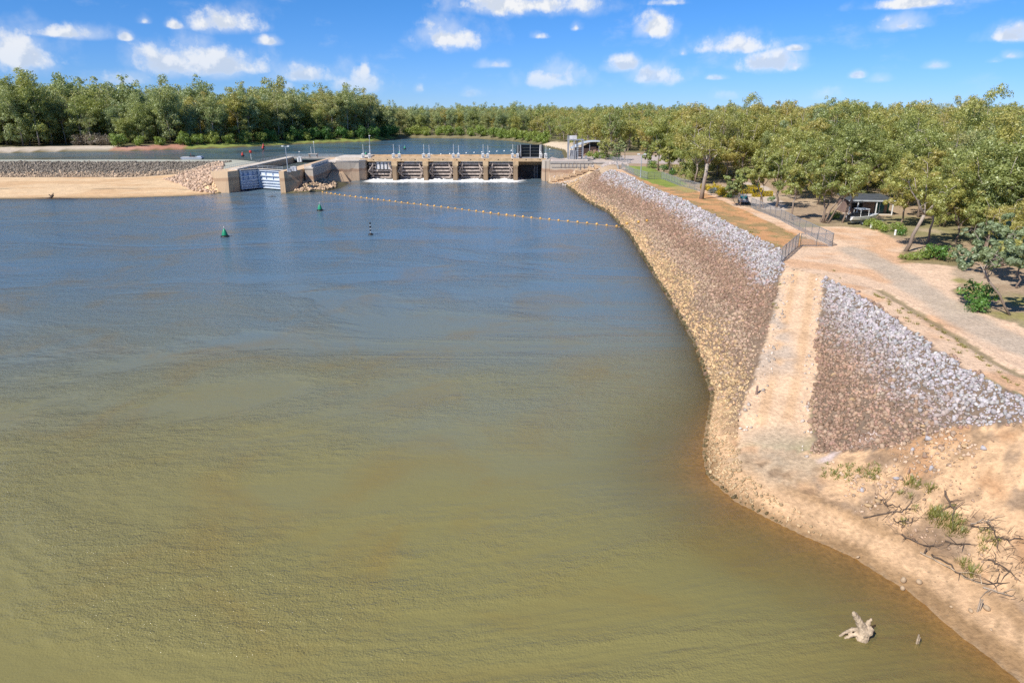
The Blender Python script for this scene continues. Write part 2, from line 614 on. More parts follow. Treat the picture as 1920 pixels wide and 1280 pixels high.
def inside(x, y, poly):
    x, y = np.asarray(x, float), np.asarray(y, float)
    r = np.zeros(x.shape, bool)
    n = len(poly)
    for i in range(n):
        x0, y0 = poly[i][:2]
        x1, y1 = poly[(i + 1) % n][:2]
        if y0 == y1:
            continue
        c = ((y0 > y) != (y1 > y)) & (x < (x1 - x0) * (y - y0) / (y1 - y0) + x0)
        r ^= c
    return r


def dist_line(x, y, line):
    x, y = np.asarray(x, float), np.asarray(y, float)
    d = np.full(x.shape, 1e9)
    for i in range(len(line) - 1):
        ax, ay = line[i][:2]
        bx, by = line[i + 1][:2]
        L = (bx - ax) ** 2 + (by - ay) ** 2 + 1e-9
        t = np.clip(((x - ax) * (bx - ax) + (y - ay) * (by - ay)) / L, 0, 1)
        d = np.minimum(d, np.hypot(x - ax - t * (bx - ax), y - ay - t * (by - ay)))
    return d


def resample(line, step):
    out = []
    for a, b in zip(line[:-1], line[1:]):
        L = math.hypot(b[0] - a[0], b[1] - a[1])
        n = max(1, int(L / step))
        for i in range(n):
            t = i / n
            out.append(tuple(a[k] + (b[k] - a[k]) * t for k in range(3)))
    out.append(tuple(line[-1][:3]))
    return out


def offset(line, d):
    """shift a polyline to its left by d (plan)"""
    out = []
    n = len(line)
    for i in range(n):
        a, b = line[max(i - 1, 0)], line[min(i + 1, n - 1)]
        dx, dy = b[0] - a[0], b[1] - a[1]
        L = math.hypot(dx, dy) + 1e-9
        out.append((line[i][0] - dy / L * d, line[i][1] + dx / L * d))
    return out


# ------------------------------------------------------------------ the lie of the land
ZU = 4.8            # level of the pool above the weir
LAND = 6.9


def pl(pts, z):
    return [(*px(u, v, z), z) for (u, v) in pts]


def plz(pts):
    return [(*px(u, v, z), z) for (u, v, z) in pts]


WATER = [(13.2, 256.0, 0)] + pl([(1030, 343), (1060, 347), (1100, 378), (1140, 398), (1180, 440), (1210, 490), (1260, 570), (1300, 640), (1335, 740),
                                 (1318, 840), (1325, 890), (1380, 940), (1500, 1000), (1600, 1045), (1700, 1105), (1800, 1190), (1900, 1262)], 0.0) + [(25.0, 17, 0), (27, 5, 0), (30, -40, 0)]
TOE = pl([(1085, 335), (1130, 362), (1180, 395), (1240, 455), (1290, 540), (1350, 640), (1400, 720)], 2.1)
BEACH = plz([(1385, 800, 1.3), (1390, 880, 0.8), (1480, 950, 0.55), (1600, 1000, 0.45), (1750, 1085, 0.42), (1900, 1195, 0.45)]) + [(27.5, 15, 0.6), (32, -40, 0.8)]
CREST = pl([(1145, 318), (1170, 325), (1210, 345), (1290, 378), (1380, 425), (1465, 468), (1472, 500)], 7.2)
RAMP_L = plz([(1472, 500, 7.2), (1448, 590, 5.1), (1418, 700, 3.2), (1380, 790, 1.8)])
RAMP_R = plz([(1545, 517, 7.2), (1537, 600, 5.2), (1528, 700, 3.4), (1523, 780, 2.2), (1530, 850, 1.5)])
CREST_R = pl([(1545, 517), (1600, 545), (1700, 612), (1800, 682), (1920, 748)], 7.2) + [(36, 33, 7.2), (42, 10, 7.2), (46, -40, 7.2)]
RIP_BOT = plz([(1530, 850, 1.5), (1650, 845, 2.9), (1780, 803, 4.9), (1920, 795, 6.1)]) + [(37, 28, 6.2), (41, 8, 6.0), (44, -40, 6.0)]
BANK_MID = plz([(1600, 950, 1.1), (1700, 1000, 1.0), (1800, 1050, 1.05), (1910, 1115, 1.2)]) + [(31, 14, 1.6), (36, -40, 2.0)]

# pool above the weir
POOL_L = pl([(0, 284), (130, 281), (230, 281), (420, 275), (560, 268), (700, 263), (744, 258.5)], ZU)
POOL_FAR = pl([(765, 256.5), (900, 258), (960, 262), (1000, 267), (1030, 273)], ZU)
POOL_R = pl([(1030, 273), (1062, 280), (1068, 292)], ZU) + [(24.5, 292, ZU), (16, 285, ZU)]
EMB_BACK = [(-113, 292, ZU), (-400, 292, ZU)]
POOL = EMB_BACK + [(-400, 365, ZU)] + POOL_L + [(-95, 560, ZU), (-150, 600, ZU), (-260, 640, ZU), (-260, 690, ZU), (-140, 640, ZU)] + POOL_FAR + POOL_R + [(14, 281, ZU), (-92, 281, ZU)]
L_WATER = [(-700, 198, 0), (-250, 201, 0), (-151, 204, 0), (-118, 206, 0), (-97, 212, 0), (-92.5, 219, 0)]
RIVER = [(p[0], p[1]) for p in WATER] + [(-700, -40)] + [(p[0], p[1]) for p in L_WATER] + [(-92, 262), (12, 262)]

pts = []


def add(line, step=2.5):
    pts.extend(resample(line, step))


add(WATER, 1.2)
W2 = [(p[0], p[1]) for p in WATER]
def var_offset(line, near, far_):
    a_, b_ = offset(line, near), offset(line, far_)
    return [(p[0] + (q[0] - p[0]) * f, p[1] + (q[1] - p[1]) * f) for p, q, f in zip(a_, b_, [min(1, max(0, (r[1] - 45) / 20)) for r in line])]


o1, o2 = var_offset(W2, -6.5, -3.0), var_offset(W2, -15.0, -11.0)
add([(*p, -0.75) for p in o1], 2)
add([(*p, -2.4) for p in o2], 4)
add(TOE, 2)
add(BEACH, 1.5)
add(CREST, 1.5)
add(RAMP_L, 1.2)
add(RAMP_R, 1.2)
add(CREST_R, 1.5)
add(RIP_BOT, 1.5)
add(BANK_MID, 2)
add([(p[0] + 2.6, p[1] + 1.2, 7.1) for p in CREST_R[1:]], 2)
add([(p[0] + 5.2, p[1] + 2.2, 6.75) for p in CREST_R[1:]], 2)
add([(p[0] + 6.0, p[1] + 0.5, 7.0) for p in CREST[:-1]], 3)
# beside the right-hand abutment
pts += [(14, 252.6, -0.8), (20, 252.6, 0.3), (26, 252.6, 2.6), (31, 252.6, 5.0), (36, 252.6, 7.0), (18, 247.5, 0.2), (23, 246, 1.4), (28, 244, 3.8), (22, 250, 0.9), (28, 250, 3.4), (33, 249, 6.4), (31, 236, 6.9), (14.5, 255, 7.2), (24, 255, 7.2), (34, 252, 7.2), (34, 240, 7.2),
        (16, 282, 7.0), (26, 286, 6.9), (14.5, 268, 7.2), (30, 270, 7.2), (40, 280, 7.0)]
# left: beach, rock face, crest road, pool
add(L_WATER, 3)
L2 = [(p[0], p[1]) for p in L_WATER]
add([(p[0], p[1] - 5, -0.8) for p in L2], 5)
add([(p[0], p[1] - 16, -2.6) for p in L2], 6)
add([(-700, 226, 0.75), (-130, 226, 0.8), (-108, 226, 0.8)], 4)
add([(-700, 234, 0.7), (-130, 234, 0.75), (-112, 232, 0.8)], 4)
add([(-700, 259, 1.2), (-140, 259, 1.3), (-122, 252, 1.4), (-113, 238, 1.2), (-102, 222, 0.5)], 3)
add([(-700, 275, 5.3), (-113, 275, 5.4), (-104, 252, 5.6), (-97, 232, 5.3), (-93.6, 224, 4.6)], 3)
add([(-700, 290, 5.3), (-113, 290, 5.4), (-97, 270, 5.9), (-93.6, 245, 6.3)], 3)
add(EMB_BACK + [(-700, 292, ZU)], 4)
add([(-112, 300, 2.0), (-700, 300, 2.0)], 6)
# pool shores
for ln in (POOL_L, POOL_FAR, POOL_R):
    add(ln, 4)
    l2 = [(p[0], p[1]) for p in ln]
    add([(*p, 6.3) for p in offset(l2, 5.0)], 5)
    add([(*p, 2.5) for p in offset(l2, -7.0)], 6)
# rock apron between lock and weir
add(pl([(547, 362), (575, 360.5), (605, 358.5), (635, 353), (655, 344.5)], 0.0), 2)
pts += [(-70.5, 227, 2.2), (-66.5, 228.5, 2.7), (-63.5, 233, 2.3), (-62, 240, 1.6), (-68, 240, 3.0), (-70, 212, -2.5), (-62, 214, -2.5), (-52, 236, -2.5), (-53, 250, -2.5)]
P0 = np.array(pts)
# open fill
fx, fy = [], []
for Y in list(range(-40, 330, 14)) + list(range(340, 720, 30)) + list(range(760, 1500, 120)) + [2200, 4000, 8000, 15000]:
    st = 14 if Y < 330 else 30 if Y < 720 else 120 if Y < 1500 else 2500
    lim = 450 if Y < 720 else 1800 if Y < 1500 else 15000
    for X in range(-lim, lim + 1, st):
        fx.append(X + random.uniform(-2, 2))
        fy.append(Y + random.uniform(-2, 2))
for X in (-15000, -6000, -2500, -1200, -700, 700, 1200, 2500, 6000, 15000):
    for Y in (-40, 100, 250, 400, 600):
        fx.append(X)
        fy.append(Y)
fx, fy = np.array(fx, float), np.array(fy, float)
dmin = np.min(np.hypot(fx[:, None] - P0[None, :, 0], fy[:, None] - P0[None, :, 1]), axis=1)
inr, inp = inside(fx, fy, RIVER), inside(fx, fy, POOL)
fz = np.where(inr, -3.2, np.where(inp, 1.0, LAND))
fz = np.where((fx < -92) & (fy > 200) & (fy < 292) & ~inr, np.interp(fy, [200, 259, 275, 292], [0, 1.2, 5.3, 5.2]), fz)
fz = np.where((fx > -92) & (fx < 13) & (fy > 250) & (fy < 292), -2.0, fz)
keep = dmin > 9
for i in np.nonzero(keep)[0]:
    pts.append((fx[i], fy[i], fz[i]))
P0 = np.array(pts)
cdt = delaunay_2d_cdt([Vector((p[0], p[1])) for p in pts], [], [], 0, 1e-4)
orig = cdt[3]
tv = [Vector((v.x, v.y, P0[orig[i][0], 2] if orig[i] else 0)) for i, v in enumerate(cdt[0])]
TIN = BVHTree.FromPolygons(tv, cdt[2])


def ground_raw(x, y):
    h = TIN.ray_cast(Vector((x, y, 500)), Vector((0, 0, -1)))
    return h[0].z if h[0] is not None else LAND


def lines(segs):
    out = []
    for a, b, s in segs:
        out.append(np.arange(a, b, s))
    return np.concatenate(out)


GX = lines([(-15000, -2600, 3000), (-2600, -700, 300), (-700, -260, 22), (-260, -110, 2.5), (-110, -50, 1.5), (-50, 8, 3), (8, 48, 0.36), (48, 90, 0.8), (90, 180, 3),
            (180, 700, 30), (700, 2600, 300), (2600, 15001, 3000)])
GY = lines([(-40, 14, 3), (14, 92, 0.36), (92, 200, 0.9), (200, 300, 1.3), (300, 560, 5), (560, 1500, 40), (1500, 15001, 1500)])
MX, MY = np.meshgrid(GX, GY)
MZ = np.empty_like(MX)
for j in range(MX.shape[0]):
    for i in range(MX.shape[1]):
        MZ[j, i] = ground_raw(MX[j, i], MY[j, i])
cut = ((MX > -91.5) & (MX < -73) & (MY > 214) & (MY < 290)) | ((MX > -72) & (MX < 12.5) & (MY > 256) & (MY < 290)) | ((MX > -56) & (MX < 12.5) & (MY > 246) & (MY < 290))
MZ = np.where(cut, np.minimum(MZ, -2.5), MZ)

# zones of the ground, each with its own soil colour
mx, my, mz = MX.ravel(), MY.ravel(), MZ.ravel()
wob = (fnoise(mx, my, 3.0) - 0.5) * 2
wob2 = (fnoise(mx + 90, my + 40, 9.0) - 0.5) * 2
wx, wy = mx + wob * 0.9, my + wob2 * 1.0


def P2(pts_, z):
    return [px(u, v, z) for (u, v) in pts_]


col = np.tile(np.array([0.40, 0.29, 0.19]), (mx.size, 1))            # leaf litter and bare dirt under the trees


def paint(mask, c, amount=1.0):
    mask = np.clip(np.asarray(mask, float) * amount, 0, 1)
    col[:] = col * (1 - mask[:, None]) + np.array(c) * mask[:, None]


def sm(v, a, b):
    t = np.clip((v - a) / (b - a), 0, 1)
    return t * t * (3 - 2 * t)


paint(sm(fnoise(mx, my, 22), 0.48, 0.62), (0.20, 0.22, 0.075), 0.6)          # grass under trees
paint(sm(fnoise(mx + 500, my, 11), 0.55, 0.7), (0.52, 0.40, 0.28), 0.7)
far = my > 310
paint(far, (0.16, 0.16, 0.08), 0.7)
z_open = [(1150, 316), (1185, 312), (1240, 332), (1300, 352), (1330, 360), (1390, 386), (1440, 402), (1500, 428), (1560, 424), (1640, 430), (1690, 455), (1700, 476),
          (1780, 492), (1800, 520), (1782, 540), (1800, 575), (1870, 595), (1925, 614), (1960, 900), (1545, 520), (1478, 500), (1465, 468), (1380, 425), (1290, 378), (1210, 345), (1170, 325)]
OPEN = P2(z_open[:18], 6.9) + [(48, 36), (52, 10), (44, 5)] + [(p[0], p[1]) for p in CREST_R[::-1]] + [(p[0], p[1]) for p in CREST[::-1]]
dirt = inside(wx, wy, OPEN)
paint(dirt, (0.72, 0.51, 0.35))
paint(dirt * sm(fnoise(mx, my * 1.3, 7), 0.5, 0.66), (0.66, 0.39, 0.22), 0.75)
STRIP = P2([(1165, 318), (1200, 318), (1250, 337), (1330, 366), (1400, 396), (1470, 430), (1558, 462), (1496, 464), (1462, 470), (1380, 428), (1290, 380), (1210, 347)], 7.0)
strip = inside(mx + wob * 0.4, my + wob2 * 0.5, STRIP)
paint(strip, (0.58, 0.31, 0.145))
paint(strip * sm(fnoise(mx, my, 2.6) + 0.12 * fnoise(mx, my, 14), 0.48, 0.64), (0.34, 0.245, 0.115), 0.85)
LAWN = P2([(1170, 311), (1215, 312), (1262, 331), (1290, 345), (1250, 352), (1215, 342), (1190, 330)], 7.0)
paint(inside(wx, wy, LAWN), (0.21, 0.29, 0.055), 0.9)
paint(inside(mx, my, P2([(1250, 352), (1290, 345), (1310, 356), (1290, 362)], 7.0)), (0.36, 0.33, 0.12), 0.7)
# gravel wheel-worn curve of the road
ROAD = P2([(1600, 470), (1690, 520), (1770, 570), (1830, 610), (1930, 655), (2050, 700)], 6.8)
paint(sm(2.6 - dist_line(mx, my, ROAD) + wob * 0.5, 0, 1.4), (0.50, 0.41, 0.315), 0.85)
PARK = P2([(1395, 340), (1440, 352), (1480, 395), (1430, 392), (1385, 372)], 6.9)
paint(inside(wx, wy, PARK), (0.60, 0.50, 0.42), 0.9)
ISLE = P2([(1690, 470), (1790, 470), (1810, 500), (1690, 492)], 6.9)
paint(inside(mx, my, ISLE), (0.20, 0.17, 0.07), 0.8)
GREEN = P2([(1790, 520), (1930, 560), (1930, 612), (1850, 592), (1790, 556)], 6.8)
paint(inside(wx, wy, GREEN) * sm(fnoise(mx, my, 3), 0.35, 0.6), (0.29, 0.27, 0.08), 0.8)
paint(dist_line(mx, my, [(p[0] + 3.6, p[1] + 1.6) for p in CREST_R[1:]]) < 0.45 + 0.5 * wob, (0.27, 0.215, 0.11), 0.75)
# embankment under the stone
BANK = [(p[0], p[1]) for p in WATER[1:10]] + [(p[0], p[1]) for p in RAMP_L[::-1]] + [(p[0], p[1]) for p in CREST[::-1]] + [(28, 243), (18, 247.5)]
bank = inside(mx, my, BANK)
paint(bank, (0.25, 0.175, 0.12))
RIP = [(p[0], p[1]) for p in RAMP_R] + [(p[0], p[1]) for p in RIP_BOT[1:5]] + [(p[0], p[1]) for p in CREST_R[:5][::-1]]
RIP_IN = inside(mx, my, RIP)
paint(RIP_IN, (0.22, 0.16, 0.115))
# ramp and the beach below it
RAMP = [(p[0], p[1]) for p in RAMP_L] + [(p[0], p[1]) for p in BEACH[:3]] + [(p[0], p[1]) for p in RAMP_R[::-1]]
ramp = inside(mx + wob * 0.5, my, RAMP)
LOW = [(p[0], p[1]) for p in WATER[10:]] + [(p[0], p[1]) for p in RIP_BOT[::-1]]
low = inside(mx, my, LOW) | inside(mx, my, [(p[0], p[1]) for p in WATER[8:12]] + [(p[0], p[1]) for p in BEACH[:3][::-1]])
low_all = low.copy()
low &= ~(ramp & (my > 46))
paint(low, (0.63, 0.41, 0.235))
paint(low * sm(fnoise(mx, my, 2.4), 0.5, 0.68) * (mz > 0.9), (0.42, 0.235, 0.12), 0.85)
paint(low * sm(fnoise(mx + 77, my, 1.5), 0.56, 0.7) * (mz > 0.9), (0.30, 0.21, 0.14), 0.8)
paint(sm(sm(my + wob * 1.2, 44, 48) * ramp, 0, 1), (0.70, 0.485, 0.315))
tr = RAMP_R[:4]
mid = [((a[0] + b[0]) / 2, (a[1] + b[1]) / 2) for a, b in zip(RAMP_L, RAMP_R[:4])]
for k in (-1.0, 1.1):
    ln = [(p[0] + k, p[1]) for p in mid]
    paint(sm(0.55 - dist_line(mx, my, ln) + wob * 0.15, 0, 0.35) * ramp, (0.62, 0.40, 0.23), 0.8)
fan = sm(5.0 - np.hypot((mx - px(1465, 850, 1.4)[0]) / 0.8, my - px(1465, 850, 1.4)[1]) + wob, 0, 2.5)
paint(fan * (low | ramp), (0.50, 0.40, 0.28), 0.7 * sm(fnoise(mx, my, 2.0), 0.25, 0.6))
paint(ramp * sm(fnoise(mx + 13, my, 3.0), 0.5, 0.64) * sm(px(1490, 600, 5)[0] - 0.2 - mx + (my - 65) * 0.25, 0, 1.5) * sm(my, 53, 58), (0.46, 0.39, 0.32), 0.7)
# tide lines along the beach
dw = dist_line(mx, my, [(p[0], p[1]) for p in WATER])
for a, wd, c in ((0.9, 0.30, (0.30, 0.19, 0.10)), (1.5, 0.14, (0.34, 0.23, 0.13)), (2.0, 0.16, (0.30, 0.20, 0.11)), (2.9, 0.55, (0.385, 0.24, 0.125)), (4.0, 0.15, (0.33, 0.22, 0.12))):
    paint(low * sm(my, 47, 41) * sm(wd - np.abs(dw - a * (1 + 0.22 * wob2)) + 0.12 * wob, 0, 0.22) * sm(fnoise(mx * 0.6, my * 0.6, 3.5), 0.25, 0.5), c, 0.85)
for q_ in ((1550, 852, 1.0), (1565, 848, 0.8), (1605, 846, 1.0), (1625, 842, 1.1), (1645, 838, 0.8), (1585, 848, 0.5)):
    qx, qy = px(q_[0], q_[1], 2.0)
    paint(sm(0.8 * q_[2] - np.hypot(mx - qx, (my - qy) * 1.3) + 0.5 * wob, 0, 0.4), (0.62, 0.50, 0.45), 0.9)
paint(low * (mz > 0.9) * sm(fnoise(mx + 40, my + 9, 1.0) + 0.25 * (fnoise(mx, my, 5) - 0.5), 0.55, 0.66), (0.25, 0.165, 0.10), 0.7)
paint(inside(mx, my, RIVER), (0.34, 0.23, 0.13))
paint(inside(mx, my, RIVER) * sm(my, 44, 62), (0.13, 0.115, 0.065))
shore = low & (mz < 0.45) & ~inside(mx, my, RIVER)
paint(shore * sm(0.45 + 0.15 * wob - mz, 0, 0.35), (0.30, 0.185, 0.09), 0.9)
# left bank
lsand = (mx < -93) & (my > 190) & (my < 262) & ~inside(mx, my, RIVER)
paint(lsand, (0.70, 0.50, 0.30))
paint(lsand * sm(fnoise(mx * 0.35, my, 5), 0.52, 0.66), (0.60, 0.38, 0.20), 0.7)
paint(lsand * sm(1.6 - np.abs(my - 224 - wob2 * 2.5), 0, 1.2) * sm(fnoise(mx, my * 2, 14), 0.42, 0.52), (0.26, 0.21, 0.14), 0.8)
paint(lsand * sm(0.2 - mz, 0, 0.2), (0.25, 0.19, 0.11), 0.8)
paint((mx < -93) & (my >= 258) & (my < 277), (0.24, 0.20, 0.16))
paint((mx < -93) & (my >= 275.5 + wob) & (my < 296), (0.42, 0.42, 0.345))
paint((mx < -93) & (mx > -113) & (my > 236) & (my < 296) & (mz > 4.6), (0.42, 0.42, 0.345))
# shores of the pool
dpl = dist_line(mx, my, [(p[0], p[1]) for p in POOL_L])
paint((dpl < 8) & (mx < -195), (0.52, 0.44, 0.36))
paint((dpl < 9) & (mx >= -210) & (mx < -172), (0.50, 0.235, 0.17), 0.8)
paint((dpl < 7) & (mx >= -180), (0.27, 0.31, 0.08))
dpr = dist_line(mx, my, [(p[0], p[1]) for p in POOL_R[:3]])
paint((dpr < 14) & (mx > 14) & (my > 300), (0.62, 0.50, 0.36))
paint((mx > 14) & (my > 246) & (my < 292) & (mz > 5.5) & (mx < 70), (0.50, 0.42, 0.37))
paint(inside(mx, my, POOL) & (mz < ZU - 0.2), (0.14, 0.12, 0.06))

# relief on top of the surveyed surface
rel = (fnoise(mx, my, 1.3) - 0.5) * 0.16 + (fnoise(mx, my, 6) - 0.5) * 0.25 + (vnoise(mx + 5, my, 0.8) - 0.5) * 0.13 * inside(mx, my, LOW) * (mz > 0.9)
rel *= np.where(inside(mx, my, LOW) & (mz > 0.9), 1.5, np.where(ramp, 0.25, 0.6))
rel *= np.where((mz > -0.3) & (mz < 0.25), 0.35, 1.0)
rel -= 0.16 * (dist_line(mx, my, [(p[0] + 3.6, p[1] + 1.6) for p in CREST_R[1:]]) < 0.7)
rel -= 0.05 * (np.minimum(np.abs(dw - 2.3 * (1 + 0.25 * wob2)), np.abs(dw - 3.6 * (1 + 0.25 * wob2))) < 0.35) * low
MZ = (mz + rel).reshape(MX.shape)
nx, ny = len(GX), len(GY)
idx = np.arange(nx * ny).reshape(ny, nx)
quads = np.stack([idx[:-1, :-1], idx[:-1, 1:], idx[1:, 1:], idx[1:, :-1]], -1).reshape(-1, 4)
gv = np.stack([MX.ravel(), MY.ravel(), MZ.ravel()], -1)
col *= 0.93
ground = structure(link('ground', np_mesh('ground', gv, quads, 'ground_soil', col, smooth=True)))


def zt(x, y):
    """height of the finished ground"""
    i = int(np.clip(np.searchsorted(GX, x) - 1, 0, nx - 2))
    j = int(np.clip(np.searchsorted(GY, y) - 1, 0, ny - 2))
    a = (x - GX[i]) / (GX[i + 1] - GX[i])
    b = (y - GY[j]) / (GY[j + 1] - GY[j])
    return float((MZ[j, i] * (1 - a) + MZ[j, i + 1] * a) * (1 - b) + (MZ[j + 1, i] * (1 - a) + MZ[j + 1, i + 1] * a) * b)


def spot(u, v, z=LAND):
    """ground point near the guessed height z"""
    for _ in range(6):
        x, y = px(u, v, z)
        z = zt(x, y)
    return Vector((x, y, z))


# ------------------------------------------------------------------ water
def water_mat(name, murk_near, far_sky_tone, y0, y1, calm=1.0, kd=1.9):
    m, t, out = new_mat(name)
    geo = t.node('ShaderNodeNewGeometry')
    pos = geo.outputs['Position']
    s = t.node('ShaderNodeSeparateXYZ')
    t.l.new(pos, s.inputs[0])
    big = t.noise(t.vmath('MULTIPLY', pos, (0.6, 1.0, 1.0)), 0.035, 4.0, 0.6)
    gust = t.noise(t.vmath('MULTIPLY', pos, (0.45, 1.0, 1.0)), 0.035, 5.0, 0.6, dist=1.6)
    dep = t.node('ShaderNodeAttribute', attribute_name='depth')
    foam = t.node('ShaderNodeAttribute', attribute_name='foam')
    # silty olive near; sky reflection painted into the body colour farther off
    sky_fac = t.step(t.math('ADD', s.outputs[1], t.math('MULTIPLY', t.math('SUBTRACT', big, 0.5), 70.0)), y0, y1)
    murk_sky = t.mix(sky_fac, murk_near, far_sky_tone)
    murk_sky = t.mix(t.step(t.noise(pos, 0.09, 4.0, 0.6, dist=0.8), 0.45, 0.75), murk_sky, t.mix(0.45, murk_sky, (0.22, 0.15, 0.04)))
    fac = t.math('SUBTRACT', 1.0, t.math('POWER', 2.718, t.math('MULTIPLY', dep.outputs['Fac'], -kd)), clamp=True)
    # wind ripples: long crests across the view, short chop on top, smoother slicks between gusts
    wv = t.vmath('MULTIPLY', pos, (0.42, 1.0, 1.0))
    w1 = t.noise(wv, 0.55, 3.0, 0.55, dist=0.5)
    w2 = t.noise(t.vmath('MULTIPLY', pos, (0.6, 1.0, 1.0)), 2.1, 4.0, 0.6, dist=0.3)
    w3 = t.noise(pos, 9.0, 2.0, 0.5)
    w4 = t.noise(pos, 26.0, 1.0, 0.5)
    amp = t.math('ADD', 0.22, t.math('MULTIPLY', t.step(gust, 0.40, 0.58), 0.95))
    h = t.math('ADD', t.math('MULTIPLY', w1, 0.19), t.math('ADD', t.math('MULTIPLY', w2, 0.13), t.math('MULTIPLY', w3, 0.066)))
    h = t.math('MULTIPLY', h, t.math('MULTIPLY', amp, calm))
    h = t.math('ADD', h, t.math('MULTIPLY', w4, 0.0085 * calm))
    bn = t.node('ShaderNodeBump')
    bn.inputs['Strength'].default_value = 1.0
    bn.inputs['Distance'].default_value = 1.0
    t.l.new(h, bn.inputs['Height'])
    fn = t.noise(t.vmath('MULTIPLY', pos, (0.55, 1.0, 1.0)), 0.8, 6.0, 0.65, dist=1.5)
    fmask = t.step(t.math('ADD', foam.outputs['Fac'], t.math('MULTIPLY', t.math('SUBTRACT', fn, 0.5), 1.7)), 0.42, 0.80)
    murk_sky = t.mix(fmask, murk_sky, (0.80, 0.80, 0.77))
    d = t.node('ShaderNodeBsdfDiffuse')
    t.l.new(murk_sky, d.inputs[0])
    t.l.new(bn.outputs[0], d.inputs['Normal'])
    tp = t.node('ShaderNodeBsdfTransparent')
    tp.inputs[0].default_value = (0.86, 0.76, 0.55, 1)
    m1 = t.node('ShaderNodeMixShader')
    t.l.new(t.math('MAXIMUM', fac, fmask), m1.inputs[0])
    t.l.new(tp.outputs[0], m1.inputs[1])
    t.l.new(d.outputs[0], m1.inputs[2])
    g = t.node('ShaderNodeBsdfGlossy')
    g.inputs['Roughness'].default_value = 0.15
    t.l.new(bn.outputs[0], g.inputs['Normal'])
    fr = t.node('ShaderNodeFresnel')
    fr.inputs['IOR'].default_value = 1.33
    t.l.new(bn.outputs[0], fr.inputs['Normal'])
    m2 = t.node('ShaderNodeMixShader')
    t.l.new(t.math('MULTIPLY', t.math('MULTIPLY', fr.outputs[0], t.math('SUBTRACT', 1.0, geo.outputs['Backfacing'])), t.math('SUBTRACT', 1.0, t.math('MULTIPLY', fmask, 0.8))), m2.inputs[0])
    t.l.new(m1.outputs[0], m2.inputs[1])
    t.l.new(g.outputs[0], m2.inputs[2])
    t.l.new(m2.outputs[0], out.inputs[0])
    return m


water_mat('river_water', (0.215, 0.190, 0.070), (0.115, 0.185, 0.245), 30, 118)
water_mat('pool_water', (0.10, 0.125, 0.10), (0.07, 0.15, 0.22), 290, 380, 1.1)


def water_sheet(name, xs, ys, z, mat, foam_fn, region):
    X, Y = np.meshgrid(xs, ys)
    Z = np.full_like(X, z)
    n_x, n_y = len(xs), len(ys)
    dep = np.empty(X.size)
    for k, (a, b) in enumerate(zip(X.ravel(), Y.ravel())):
        dep[k] = z - zt(a, b)
    dep = dep.reshape(X.shape)
    ok = region(X, Y) & (dep > -0.6)
    ids = np.arange(X.size).reshape(X.shape)
    q = np.stack([ids[:-1, :-1], ids[:-1, 1:], ids[1:, 1:], ids[1:, :-1]], -1).reshape(-1, 4)
    okq = (ok[:-1, :-1] | ok[:-1, 1:] | ok[1:, 1:] | ok[1:, :-1]).ravel()
    q = q[okq]
    used = np.unique(q)
    remap = np.full(X.size, -1)
    remap[used] = np.arange(len(used))
    v = np.stack([X.ravel(), Y.ravel(), Z.ravel()], -1)[used]
    me = np_mesh(name, v, remap[q], mat, None, True)
    for nm, arr in (('depth', np.clip(dep.ravel()[used], 0, 10)), ('foam', foam_fn(v[:, 0], v[:, 1]))):
        at = me.attributes.new(nm, 'FLOAT', 'POINT')
        at.data.foreach_set('value', arr.astype(np.float32))
    return structure(link(name, me))


def foam_river(x, y):
    f = 0.72 * sm(y, 246, 259) * sm(x, -57, -52) * (1 - sm(x, 0.5, 7))
    f += 0.30 * sm(y, 226, 246) * sm(x, -60, -50) * (1 - sm(x, 6, 16))
    return np.clip(f, 0, 1.05)


rx = lines([(-690, -130, 40), (-130, -60, 2), (-60, 8, 2), (8, 36, 0.4)])
ry = lines([(-38, 20, 3), (20, 62, 0.4), (62, 200, 1.0), (200, 276, 1.0)])
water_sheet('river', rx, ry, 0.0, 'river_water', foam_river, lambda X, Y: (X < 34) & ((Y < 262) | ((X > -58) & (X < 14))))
ux = lines([(-410, -120, 6), (-120, 40, 4)])
uy = lines([(276, 300, 2), (300, 420, 5), (420, 720, 10)])
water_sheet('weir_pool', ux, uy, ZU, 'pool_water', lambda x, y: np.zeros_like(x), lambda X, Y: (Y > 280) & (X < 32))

# ------------------------------------------------------------------ stone pitching
PHI = (1 + 5 ** 0.5) / 2
ICO_V = np.array([(-1, PHI, 0), (1, PHI, 0), (-1, -PHI, 0), (1, -PHI, 0), (0, -1, PHI), (0, 1, PHI), (0, -1, -PHI), (0, 1, -PHI), (PHI, 0, -1), (PHI, 0, 1), (-PHI, 0, -1), (-PHI, 0, 1)], float)
ICO_V /= np.linalg.norm(ICO_V[0])
ICO_F = np.array([(0, 11, 5), (0, 5, 1), (0, 1, 7), (0, 7, 10), (0, 10, 11), (1, 5, 9), (5, 11, 4), (11, 10, 2), (10, 7, 6), (7, 1, 8), (3, 9, 4), (3, 4, 2), (3, 2, 6), (3, 6, 8), (3, 8, 9), (4, 9, 5), (2, 4, 11), (6, 2, 10), (8, 6, 7), (9, 8, 1)])


def rot_mats(n):
    q = RNG.normal(size=(n, 4))
    q /= np.linalg.norm(q, axis=1)[:, None]
    w, x, y, z = q.T
    return np.stack([1 - 2 * (y * y + z * z), 2 * (x * y - z * w), 2 * (x * z + y * w), 2 * (x * y + z * w), 1 - 2 * (x * x + z * z), 2 * (y * z - x * w), 2 * (x * z - y * w), 2 * (y * z + x * w), 1 - 2 * (x * x + y * y)], -1).reshape(n, 3, 3)


